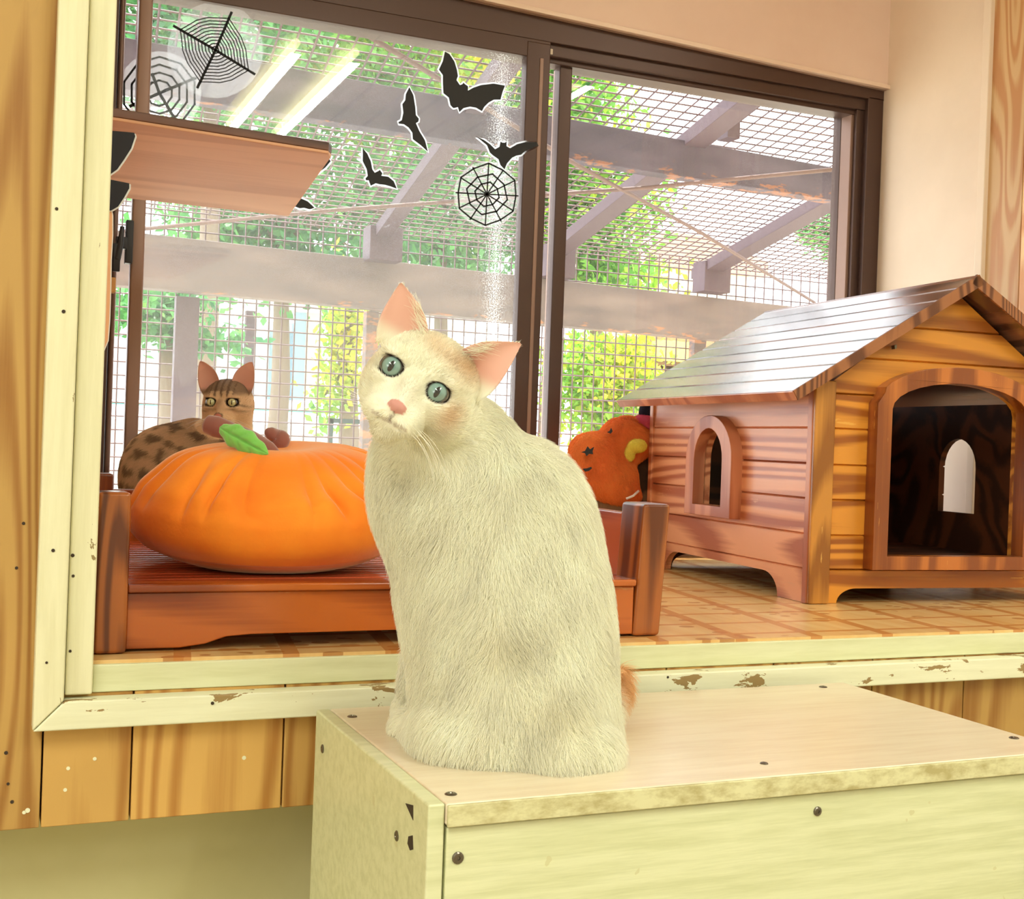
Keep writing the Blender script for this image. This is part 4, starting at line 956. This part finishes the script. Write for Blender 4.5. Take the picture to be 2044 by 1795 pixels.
# tufts growing out of the inner ear edge
def tufts(H, ears, parent, n=150, L0=.020, col=WHITE, seed=3):
    r = np.random.default_rng(seed); pts = []; 
    for k, (ev, ef, ei_) in enumerate(ears):
        nu, nv = 22, 16; G = ev[:(nu+1)*(nv+1)].reshape(nv+1, nu+1, 3); mid = H.w(0, .02, .03)
        innerj = (nu if k == 0 else 0)
        for _ in range(n):
            i = r.integers(0, 9); j = abs(innerj-r.integers(0, 5)); p = G[i, j]; q = G[min(i+4, nv), nu//2]; d = (q-p)*.7+H.R[1]*.008+H.R[2]*.004*r.normal()+r.normal(size=3)*.003; d /= np.linalg.norm(d); l = L0*r.uniform(.4, 1)*H.S
            pts.append([p, p+d*l*.35+H.R[2]*.002, p+d*l*.7+H.R[2]*.0025, p+d*l])
        for _ in range(n*2):
            i = r.integers(0, 2); j = r.integers(0, nu+1); p = G[i, j]+H.R[2]*.002-H.R[1]*.002; q = G[10, nu//2]; d = (q-p)/np.linalg.norm(q-p)+H.R[2]*.35+r.normal(size=3)*.25; d /= np.linalg.norm(d); l = L0*.55*r.uniform(.4, 1)*H.S
            pts.append([p, p+d*l*.35+H.R[2]*.001, p+d*l*.7+H.R[2]*.001, p+d*l])
    pts = np.array(pts); m_ = len(pts); hc = bpy.data.hair_curves.new('ear_tufts'); hc.add_curves([4]*m_); hc.position_data.foreach_set('vector', pts.astype(np.float32).ravel())
    ra = hc.attributes.new('radius', 'FLOAT', 'POINT') if 'radius' not in hc.attributes else hc.attributes['radius']; ra.data.foreach_set('value', np.tile([.00013, .0001, .00007, .00002], m_).astype(np.float32))
    ca = hc.attributes.new('Col', 'FLOAT_COLOR', 'CURVE'); ca.data.foreach_set('color', np.tile(np.r_[col, 1], m_).astype(np.float32))
    hc.materials.append(M_fur); o = bpy.data.objects.new('ear_tufts', hc); COL.objects.link(o); o.parent = parent; o.matrix_parent_inverse = Matrix.Translation(parent.location).inverted(); o['kind'] = 'stuff'
tufts(HD_W, ears, wc)
M_whisk = plain('white_whisker', s2l((250, 246, 228)), .4)
eyes(HD_W, eye_mat('teal_cat_eye', s2l((128, 160, 154)), s2l((88, 124, 120)), .21), wc)
random.seed(11); whiskers(HD_W, wc, M_whisk, 8, .062, .00022, .75, (1,)); whiskers(HD_W, wc, M_whisk, 5, .060, .00014, .1, (-1,))

# ---- tabby behind the cushion
tc_ = empty('cat', tuple(W(400, 1040, 2.03)), label='brown spotted tabby cat sitting by the window behind the orange cushion', cat='cat')
tc_.location.z = .7305
TS = .80; HD_T = Head(W(453, 802, 2.00), math.radians(1), math.radians(3), math.radians(4), TS)
vol = Vol(np.array([.10, .58, .729]), np.array([.56, .97, 1.09]), .0021)
def k3(px, py, t): return W(px, py, t)
E_ = vol.ell
E_(k3(360, 935, 2.06), (.080, .085, .072), k=.03); E_(k3(320, 960, 2.08), (.062, .085, .080), k=.03); E_(k3(400, 920, 2.04), (.060, .060, .065), k=.03)
E_(np.array([k3(350, 1000, 2.06)[0], k3(350, 1000, 2.06)[1], .79]), (.095, .09, .062), k=.03)
E_(k3(455, 925, 2.02), (.042, .045, .075), k=.03)
a = k3(455, 980, 1.98); vol.cap(a, (a[0]+.0, a[1]-.01, .745), .026, .016, .02)
head_prims(vol, HD_T, (.0082, .0058)); vol.cap(HD_T.w(0, -.01, -.02), k3(448, 905, 2.02), .034, .042, .02); vol.floor(.7312)
V, F = vol.mesh(); nb = len(V); inner = np.zeros(nb); ears = []
for B1, B2, T, nr in (((-.046, .012, .006), (-.0120, .0390, .010), (-.0530, .0800, .006), (-.30, .05, .95)), ((.0120, .0390, .010), (.046, .012, .006), (.0530, .0800, .006), (.30, .05, .95))):
    nrw = HD_T.dirw(nr); nrw /= np.linalg.norm(nrw); ev, ef, ei = ear_mesh(HD_T.w(*B1), HD_T.w(*B2), HD_T.w(*T), nrw, .011, bulge=.34, nu=22, nv=16, pw=.5)
    ears.append((ev, ef, ei)); F = np.r_[F, ef+len(V)]; V = np.r_[V, ev]; inner = np.r_[inner, ei]
L = HD_T.l(V); x, y, z = L.T
BR = np.array(s2l((228, 192, 152))); DK = np.array(s2l((104, 80, 64))); CR = np.array(s2l((240, 208, 164))); n1 = vnoise(V*np.array([1, 1, 1.3]), 170, 9, 2); n2 = vnoise(V, 40, 12)
C = np.tile(BR, (len(V), 1)); hd = np.linalg.norm(L, axis=1) < .082
def blend(m, c): m = np.clip(m, 0, 1)[:, None]; C[:] = C*(1-m)+c*m
blend((~hd)*smooth01(n1, .05, .35)*.75, DK); blend((~hd)*smooth01(n2, .2, .7)*.4, np.array(s2l((150, 110, 80)))); blend((~hd)*np.exp(-((V-W(420, 885, 2.04))**2).sum(1)/.0022)*.7, DK)
top = hd*smooth01(y, .008, .022); blend(top*.75, np.array(s2l((104, 86, 74))))
st = smooth01(np.cos(x*math.pi/.0062+.0)*1.0, .1, .6)*hd*smooth01(y, .006, .014)*(np.abs(x) < .024); blend(st*.8, DK); blend(hd*(y > .006)*(y < .022)*(1-st)*(np.abs(x) < .022)*.55, CR)
for sg in (-1, 1):
    d = np.sqrt(((x-sg*EYX)/1.25)**2+(y-EYY)**2+(z-EYZ)**2); blend(smooth01(-d, -.0165, -.0140)*hd*.55, CR); blend(smooth01(-d, -.0128, -.0108), np.array(s2l((40, 30, 28))))
    blend(hd*np.exp(-(((x-sg*.040)/.010)**2+((y+.004+.3*(np.abs(x)-.03))/.0022)**2))*.7, DK); blend(hd*np.exp(-(((x-sg*.038)/.010)**2+((y+.018)/.0018)**2))*.5, DK)
    blend(hd*np.exp(-(((x-sg*.020)/.012)**2+((y+.0135)/.003)**2))*.5, DK)
blend(hd*smooth01(-y, .018, .034)*.75, CR); blend(hd*np.exp(-((x/.007)**2+((y+.002)/.014)**2))*(z > .03)*.45, np.array(s2l((120, 92, 74))))
nose = ((x/.0070)**2+((y+.0262)/.0048)**2 < 1) & (z > .055); blend(nose*1.0, np.array(s2l((206, 128, 112)))); blend(((x/.0088)**2+((y+.0258)/.0064)**2 < 1)*(~nose)*(z > .055)*.8, DK)
blend(inner*.9*smooth01(y, .018, .03), np.array(s2l((244, 186, 164))))
body, me = mesh_from('body', V, F, C, M_skin, tc_); N = np.empty(len(V)*3, np.float32); me.vertices.foreach_get('normal', N); N = N.reshape(-1, 3)
length = np.where(hd, .0045, .013); ei = np.r_[np.zeros(nb, bool), np.ones(len(V)-nb, bool)]
for sg in (-1, 1): length[np.linalg.norm(L-np.array([sg*EYX, EYY, EYZ]), axis=1) < .0115] = 0
length[nose] = 0; length[ei] = .0012; length[V[:, 2] < .733] = 0
away = V-HD_T.w(0, -.028, .070); away /= np.linalg.norm(away, axis=1)[:, None]
flow = np.where(hd[:, None], away, -RH*.8-ZU*.7); fur('fur', V, F, C, N, 4.6e5, length, flow, .00035, tc_, lift=.45, npt=3, jit=.25)
eyes(HD_T, eye_mat('pale_green_cat_eye', s2l((206, 206, 150)), s2l((190, 196, 140)), .10), tc_)
random.seed(5); whiskers(HD_T, tc_, M_whisk, 5, .06, .00028, .5)

# ---- cat in the orange costume, left of the pet house
cc = empty('cat', (1.12, .88, .7305), label='brown tabby cat in an orange fleece costume, half hidden behind the pet house', cat='cat')
vol = Vol(np.array([.96, .76, .729]), np.array([1.44, .97, 1.09]), .0026)
E_ = vol.ell
E_(W(1222, 1000, 2.405), (.066, .050, .066), k=.03); E_(np.array([1.11, .885, .79]), (.085, .06, .062), k=.03)
vol.cap(W(1285, 930, 2.445), np.array([W(1285, 930, 2.445)[0], W(1285, 930, 2.445)[1], .75]), .020, .017, .02); E_(W(1250, 950, 2.425), (.055, .045, .075), k=.03)
HD_C = Head(W(1330, 880, 2.475), math.radians(4), math.radians(-75), 0, .78); head_prims(vol, HD_C); vol.cap(HD_C.w(0, 0, -.02), W(1260, 930, 2.435), .034, .045, .02); vol.floor(.7312)
V, F = vol.mesh(); n1 = vnoise(V, 90, 19, 2); C = np.tile(np.array(s2l((150, 112, 78))), (len(V), 1)); m = smooth01(n1, .0, .3)[:, None]; C = C*(1-m)+np.array(s2l((88, 60, 42)))*m
body, me = mesh_from('body', V, F, C, M_skin, cc); N = np.empty(len(V)*3, np.float32); me.vertices.foreach_get('normal', N); N = N.reshape(-1, 3)
fur('fur', V, F, C, N, 2.0e5, np.full(len(V), .008), np.tile(-ZU, (len(V), 1)), .0003, cc, npt=3)
eyes(HD_C, bpy.data.materials['pale_green_cat_eye'], cc)
ORG = np.array(s2l((252, 146, 76)))
def cloth_blob(name, prims, cuts, col, hair, lo, hi, flo, parent=cc, dens=3.2e5, h=.0024):
    v = Vol(lo, hi, h)
    for c, r, k in prims: v.ell(c, r, k=k)
    for c, r, k in cuts: v.ell(c, r, k=k, sub=True)
    VV, FF = v.mesh(); CC = np.tile(col, (len(VV), 1)); nn = vnoise(VV, 70, 31, 3); CC = np.clip(CC*(1+.22*nn[:, None]*np.array([.3, 1, 1])), 0, 1)
    ob, me = mesh_from(name, VV, FF, CC, M_skin, parent); NN = np.empty(len(VV)*3, np.float32); me.vertices.foreach_get('normal', NN); NN = NN.reshape(-1, 3)
    if hair: f_ = fur(name+'_pile', VV, FF, CC, NN, dens, np.full(len(VV), hair), np.tile(flo, (len(VV), 1)), .0005, parent, npt=3, jit=.5, lift=.6); f_.parent = ob; f_.matrix_parent_inverse = Matrix.Translation(parent.location).inverted(); f_.matrix_parent_inverse = Matrix.Identity(4); 
    return ob
LO, HI = np.array([.96, .74, .82]), np.array([1.42, .97, 1.09])
cloth_blob('fleece_cape', [(W(1196, 925, 2.365), (.057, .046, .052), .02), (W(1222, 960, 2.365), (.053, .046, .044), .02), (W(1250, 880, 2.385), (.053, .044, .046), .02), (W(1176, 900, 2.365), (.034, .036, .032), .02), (W(1244, 985, 2.365), (.034, .036, .022), .02)], [(W(1308, 955, 2.335), (.03, .08, .05), .012)], ORG, .011, LO, HI, -ZU+.3*RH)
cloth_blob('hood_band', [(W(1290, 845, 2.385), (.029, .028, .018), .01)], [], np.array(s2l((236, 104, 132))), .005, LO, HI, -ZU)
cloth_blob('hood_tip', [(W(1296, 823, 2.385), (.02, .018, .024), .01)], [], np.array(s2l((40, 38, 52))), .003, LO, HI, -ZU)
cloth_blob('pompom', [(W(1272, 890, 2.340), (.018, .014, .013), .006), (W(1256, 906, 2.342), (.011, .010, .015), .006)], [], np.array(s2l((246, 222, 96))), .005, LO, HI, -ZU)
bm = bmesh.new(); tube(bm, [W(1250, 996, 2.315), W(1264, 990, 2.315), W(1275, 980, 2.320)], .0022, 8); obj('white_hem', bm, M_white, cc, smooth=True)
def patch(name, pts, t, mat):
    bm = bmesh.new(); P_ = [W(px, py, t) for px, py in pts]; prism(bm, P_, tuple(_F*.004)); return obj(name, bm, mat, cc)
patch('felt_star', [(1160, 903), (1168, 900), (1173, 891), (1178, 897), (1186, 892), (1183, 901), (1184, 907), (1176, 906), (1171, 911), (1168, 905)], 2.300, M_bat)
patch('felt_moon', [(1163, 936), (1172, 935), (1180, 932), (1182, 935), (1176, 940), (1168, 942)], 2.300, M_bat)
patch('felt_star', [(1212, 863), (1217, 860), (1220, 854), (1223, 861), (1219, 866)], 2.322, M_bat)

# ------------------------------------------------------------------ outside: cage, trees, neighbouring buildings
M_bwhite = plain('pale_wall', s2l((222, 222, 220)), .8); M_bblue = plain('blue_grey_glass', s2l((150, 182, 206)), .2); M_turq = plain('turquoise_paint', s2l((90, 176, 170)), .5); M_cream = plain('cream_paint', s2l((240, 228, 196)), .7)
RD = np.array([.0885, 1.0, -.1438])
def roof_z(Y): return 1.765+.1438*(3.5-Y)
def on_roof(px, py, off=0):
    d = ray(px, py); t = (roof_z(CAM[1])+off-CAM[2])/(d[2]+.1438*d[1]); return CAM+d*t
bm = bmesh.new(); wr = .0031
def wire(bm, a, b, r=wr):
    a = np.array(a, float); b = np.array(b, float); d = b-a; d /= np.linalg.norm(d); u = np.cross(d, [0.13, .21, .97]); u /= np.linalg.norm(u); v = np.cross(d, u)
    A = [bm.verts.new(tuple(a+r*(math.cos(t)*u+math.sin(t)*v))) for t in (0, 1.57, 3.14, 4.71)]; B = [bm.verts.new(tuple(b+r*(math.cos(t)*u+math.sin(t)*v))) for t in (0, 1.57, 3.14, 4.71)]
    for i in range(4): bm.faces.new([A[i], A[(i+1) % 4], B[(i+1) % 4], B[i]])
Y0r, Y1r = 1.15, 3.5
x = -1.4
while x < 6.2:
    a = np.array([x, Y0r, roof_z(Y0r)]); wire(bm, a, a+RD*(Y1r-Y0r)); x += .05
y = Y0r
while y < Y1r: wire(bm, (-1.4, y, roof_z(y)+.003), (6.4, y, roof_z(y)+.003)); y += .05
obj('wire_mesh_roof', bm, M_wire, label='welded wire mesh roof of the outdoor run, sloping away from the window', cat='wire mesh')
bm = bmesh.new(); x = -1.4
while x < 6.4: wire(bm, (x, 3.52, .25), (x, 3.52, 1.80)); x += .05
z = .25
while z < 1.80: wire(bm, (-1.4, 3.517, z), (6.4, 3.517, z)); z += .05
obj('wire_mesh_wall', bm, M_wire, label='upright wire mesh wall of the outdoor run, below the pale steel beam', cat='wire mesh')
def beamx(name, x0, x1, y, th, zt, zb, mat, label):
    bm = bmesh.new(); hexa(bm, [(x0, y, zb(x0)), (x1, y, zb(x1)), (x1, y+th, zb(x1)), (x0, y+th, zb(x0)), (x0, y, zt(x0)), (x1, y, zt(x1)), (x1, y+th, zt(x1)), (x0, y+th, zt(x0))])
    return obj(name, bm, mat, bevel=.003, label=label, cat='beam')
beamx('steel_beam', -1.2, 3.6, 2.1, .06, lambda x: 1.965-.029*x, lambda x: 1.829-.0178*x, M_beam, 'dark rusting steel beam crossing the upper part of the window outside')
beamx('steel_beam', -1.2, 5.5, 3.38, .08, lambda x: 1.664-.0166*x, lambda x: 1.468-.0118*x, M_beam2, 'pale steel beam with rusty lower edge on top of the mesh wall')
def rafter(px, py, w, lab, px2=None):
    c = on_roof(px, py, -.03); k = (c[1]-1.12); a = c-RD*k; b = c+RD*(3.45-c[1]); bm = bmesh.new(); h = np.array([w/2, 0, 0]); u = np.array([0, 0, .045])
    hexa(bm, [a-h-u, a+h-u, b+h-u, b-h-u, a-h, a+h, b+h, b-h]); obj('roof_rafter', bm, M_rafter, bevel=.002, label=lab, cat='rafter')
    g = b; bm = bmesh.new(); box(bm, g[0]-.065, g[0]+.065, 3.30, 3.40, roof_z(3.4)-.15, roof_z(3.4)-.02); obj('joint_bracket', bm, M_rafter, bevel=.003, label='steel bracket at the lower end of the '+lab.split(' of ')[0], cat='bracket')
rafter(992, 137, .062, 'left sloping rafter of the run roof, seen through the middle of the left pane')
rafter(1433, 228, .075, 'middle sloping rafter of the run roof, starting at the top of the right pane')
rafter(1632, 402, .085, 'right sloping rafter of the run roof, below the dark beam')
bm = bmesh.new(); box(bm, -4, .03, 1.10, 1.20, 0, 5); box(bm, 1.95, 8, 1.10, 1.20, 0, 5); box(bm, .03, 1.95, 1.10, 1.20, 2.25, 5); box(bm, -4, 8, 1.2, 1.7, 2.9, 2.96); obj('wall_outside_unseen', bm, M_cream, kind='structure')  # unseen outer wall and eave, added to keep sky light off the beams
bm = bmesh.new(); c = on_roof(1450, 250); box(bm, c[0]-.022, c[0]+.022, 2.04, 2.10, 1.92, 2.02); obj('hanger_plate', bm, M_rafter, label='short upright steel plate on top of the dark beam in the right pane', cat='bracket')
for pts, lab in (([(700, 50), (930, 190), (1147, 327), (1400, 465), (1626, 604)], 'thin bracing rod running down to the right under the run roof'), ([(240, 462), (660, 420), (1100, 388), (1300, 374), (1500, 354), (1700, 335)], 'rusty bracing rod rising gently to the right under the run roof')):
    bm = bmesh.new(); tube(bm, [on_roof(px, py, -.205) for px, py in pts], .0065, 8); obj('bracing_rod', bm, M_rod, smooth=True, label=lab, cat='rod')
for px, w, y, lab in ((372, .085, 3.46, 'grey steel post of the mesh wall, left of the tabby cat'), (742, .05, 3.46, 'pale steel post of the mesh wall just left of the white cat'), (1397, .055, 3.46, 'steel post of the mesh wall above the pet house roof')):
    c = at(px, 700, y); bm = bmesh.new(); box(bm, c[0]-w/2, c[0]+w/2, y, y+.05, .0, 1.45); obj('steel_post', bm, M_beam2 if px != 372 else M_rafter, bevel=.003, label=lab, cat='post')
c0 = at(657, 835, 3.6); c1 = at(740, 835, 3.6); bm = bmesh.new()
for b_ in ((c0[0], c0[0]+.018, .0, c0[2]), (c0[0], c1[0]+.1, c0[2]-.018, c0[2]), (c1[0]+.1, c1[0]+.118, .0, c0[2])): box(bm, b_[0], b_[1], 3.6, 3.62, b_[2], b_[3])
obj('gate_frame', bm, plain('dark_green_paint', s2l((70, 96, 98)), .5), label='dark green gate frame behind the mesh wall, left of the white cat', cat='gate')
bm = bmesh.new(); box(bm, -12, 22, 1.22, 30, -.05, 0); obj('floor', bm, paint('pale_gravel', s2l((214, 206, 190)), s2l((190, 186, 168)), rough=.9, grain=(3, 3, 3)), kind='structure')
YB = 9.8
bd = empty('building', (1.0, YB, 0), label='pale glazed shelter with a turquoise rail beyond the mesh wall on the left', cat='building')
def pb(name, pa, pb_, Y, th, mat, par, **k):
    a = at(*pa, Y); b = at(*pb_, Y); bm = bmesh.new(); box(bm, min(a[0], b[0]), max(a[0], b[0]), Y, Y+th, min(a[2], b[2]), max(a[2], b[2])); return obj(name, bm, mat, par, **k)
pb('wall', (200, 835), (760, 1110), YB, .2, M_bwhite, bd); pb('rail', (200, 800), (760, 830), YB-.05, .2, M_turq, bd)
M_screen = plain('frosted_screen', s2l((196, 214, 226)), .3, **{'Alpha': .75})
for i, (a, b) in enumerate(((210, 300), (306, 402), (410, 498), (504, 586))): pb('glass_panel', (a, 640), (b, 800), YB+.1, .02, M_screen, bd)
pb('column', (614, 606), (637, 800), YB-.02, .12, M_cream, bd); pb('column', (590, 620), (610, 800), YB, .12, M_bblue, bd); pb('column', (492, 620), (500, 935), YB-.06, .06, M_rafter, bd)
pb('dark_doorway', (540, 660), (586, 800), YB+.08, .02, M_bblue, bd); pb('roof', (330, 596), (1040, 622), YB-.3, 1.6, M_bwhite, bd)
sh = empty('building', (4, 11, 0), label='brown tiled roof of a house above the pet house roof, beyond the mesh', cat='building')
a, b = at(1296, 458, 11), at(1446, 545, 11); bm = bmesh.new()
prism(bm, [(a[0], 11, b[2]), (a[0], 11, b[2]+.2), (a[0]+.2, 11, a[2]), (b[0]-.35, 11, a[2]+.0), (b[0]+.6, 11, b[2]+.18), (b[0]+.6, 11, b[2])], (0, 2.4, 0)); obj('roof', bm, paint('brown_roof_tiles', s2l((186, 150, 126)), s2l((150, 116, 100)), grain=(4, 4, 60)), sh)
bm = bmesh.new(); box(bm, a[0]+.1, b[0]+.4, 11.1, 13.2, 0, b[2]); obj('wall', bm, M_cream, sh)
sg_ = empty('shed', (4, 6, 0), label='small tan shed with a yellow window beyond the mesh, left of the pet house roof', cat='shed')
pb('wall', (1275, 738), (1480, 1200), 6.2, .8, plain('tan_boards', s2l((214, 170, 124)), .8), sg_); pb('window_panel', (1308, 678), (1384, 724), 6.2, .05, plain('yellow_panel', s2l((216, 206, 110)), .7), sg_); pb('upper_wall', (1290, 668), (1480, 740), 6.26, .7, plain('brown_boards', s2l((150, 124, 92)), .8), sg_)

M_leaf_t = bpy.data.materials.new('tree_leaf'); M_leaf_t.use_nodes = True
nt = M_leaf_t.node_tree; _p = nt.nodes['Principled BSDF']; _a = nt.nodes.new('ShaderNodeAttribute'); _a.attribute_name = 'Col'; nt.links.new(_a.outputs['Color'], _p.inputs['Base Color']); _p.inputs['Roughness'].default_value = .5
_t = nt.nodes.new('ShaderNodeBsdfTranslucent'); nt.links.new(_a.outputs['Color'], _t.inputs[0]); _m = nt.nodes.new('ShaderNodeMixShader'); _m.inputs[0].default_value = .5
nt.links.new(_p.outputs[0], _m.inputs[1]); nt.links.new(_t.outputs[0], _m.inputs[2]); nt.links.new(_m.outputs[0], nt.nodes['Material Output'].inputs[0])
M_bark = plain('tree_bark', s2l((120, 104, 88)), .9)
def tree(c, rad, n, label, pal, size=.06, clump=22, seed=0, ground=0.0):
    r = np.random.default_rng(100+seed); c = np.array(c, float); e = empty('tree', (c[0], c[1], ground), label=label, cat='tree', group=None)
    cc_ = r.normal(size=(clump, 3)); cc_ /= np.linalg.norm(cc_, axis=1)[:, None]; cc_ = c+cc_*np.array(rad)*r.uniform(.25, .85, (clump, 1))
    k = r.integers(0, clump, n); cen = cc_[k]+r.normal(size=(n, 3))*np.array(rad)*.20
    a = r.normal(size=(n, 3)); a /= np.linalg.norm(a, axis=1)[:, None]; b = np.cross(a, r.normal(size=(n, 3))); b /= np.linalg.norm(b, axis=1)[:, None]; s = size*r.uniform(.6, 1.3, (n, 1))
    V = np.concatenate([cen-a*s*.5, cen+b*s*.28, cen+a*s*.5, cen-b*s*.28]).reshape(4, n, 3).transpose(1, 0, 2).reshape(-1, 3); F = np.arange(4*n).reshape(n, 4)
    P = np.array(pal); ci = (vnoise(cen, 3.0, seed)*.5+.5)*(len(P)-1)+r.normal(size=n)*.5; ci = np.clip(ci, 0, len(P)-1.001); i0 = ci.astype(int); f = (ci-i0)[:, None]; col = P[i0]*(1-f)+P[i0+1]*f
    mesh_from('foliage', V, F, np.repeat(col, 4, axis=0), M_leaf_t, e)
    bm = bmesh.new(); tube(bm, [(c[0], c[1], ground), (c[0]+.05, c[1], c[2]*.5), (c[0], c[1], c[2]+rad[2]*.5)], [.09, .07, .03], 8); obj('trunk', bm, M_bark, e, smooth=True)
    for q in cc_[:6]:
        bm = bmesh.new(); tube(bm, [(c[0], c[1], c[2]-rad[2]*.4), tuple((q+c)/2), tuple(q)], [.035, .02, .008], 5); obj('branch', bm, M_bark, e, smooth=True)
G1 = [s2l((56, 118, 46)), s2l((92, 152, 54)), s2l((128, 180, 62)), s2l((180, 196, 56)), s2l((212, 192, 56))]; G2 = [s2l((50, 112, 72)), s2l((76, 138, 74)), s2l((102, 164, 90)), s2l((146, 182, 90))]
def tp(px, py, Y): return at(px, py, Y)
TR = [((420, 60), 7.0, (1.1, .8, .8), 6500, 'broad green tree at the top left of the window behind the spider webs', G2),
      ((760, 120), 7.6, (1.2, .8, .9), 7000, 'yellow green tree behind the bat stickers', G1),
      ((1110, 170), 8.2, (1.15, .8, 1.0), 7000, 'yellow green tree seen above the dark beam on both sides of the window stile', G1),
      ((560, 400), 7.8, (1.3, .8, .75), 6500, 'green tree filling the pane below the wall shelf', G2),
      ((880, 420), 8.4, (1.1, .8, .75), 6000, 'green tree behind the round web sticker', G2),
      ((1190, 460), 8.0, (.75, .7, .75), 6000, 'bright yellow green tree at the left of the right pane above the pale beam', G1)]
for i, (p, Y, rad, n, lab, pal) in enumerate(TR): tree(tp(*p, Y), rad, n, lab, pal, .085, 26, i)
tree(tp(1195, 770, 5.6), (.52, .4, .46), 5200, 'sunlit yellow green bush behind the mesh, right of the window stile', G1, .055, 20, 8)
tree(tp(690, 700, 5.4), (.22, .3, .50), 1800, 'green shrub left of the white cat behind the mesh', G1, .055, 12, 9)
tree(tp(330, 640, 5.2), (.42, .3, .22), 1700, 'low leafy branch tree beside the grey post left of the tabby', G2, .06, 12, 10)
tree(tp(1660, 455, 9.5), (.5, .5, .35), 1500, 'small far green tree at the right edge of the right pane', G2, .08, 10, 11)
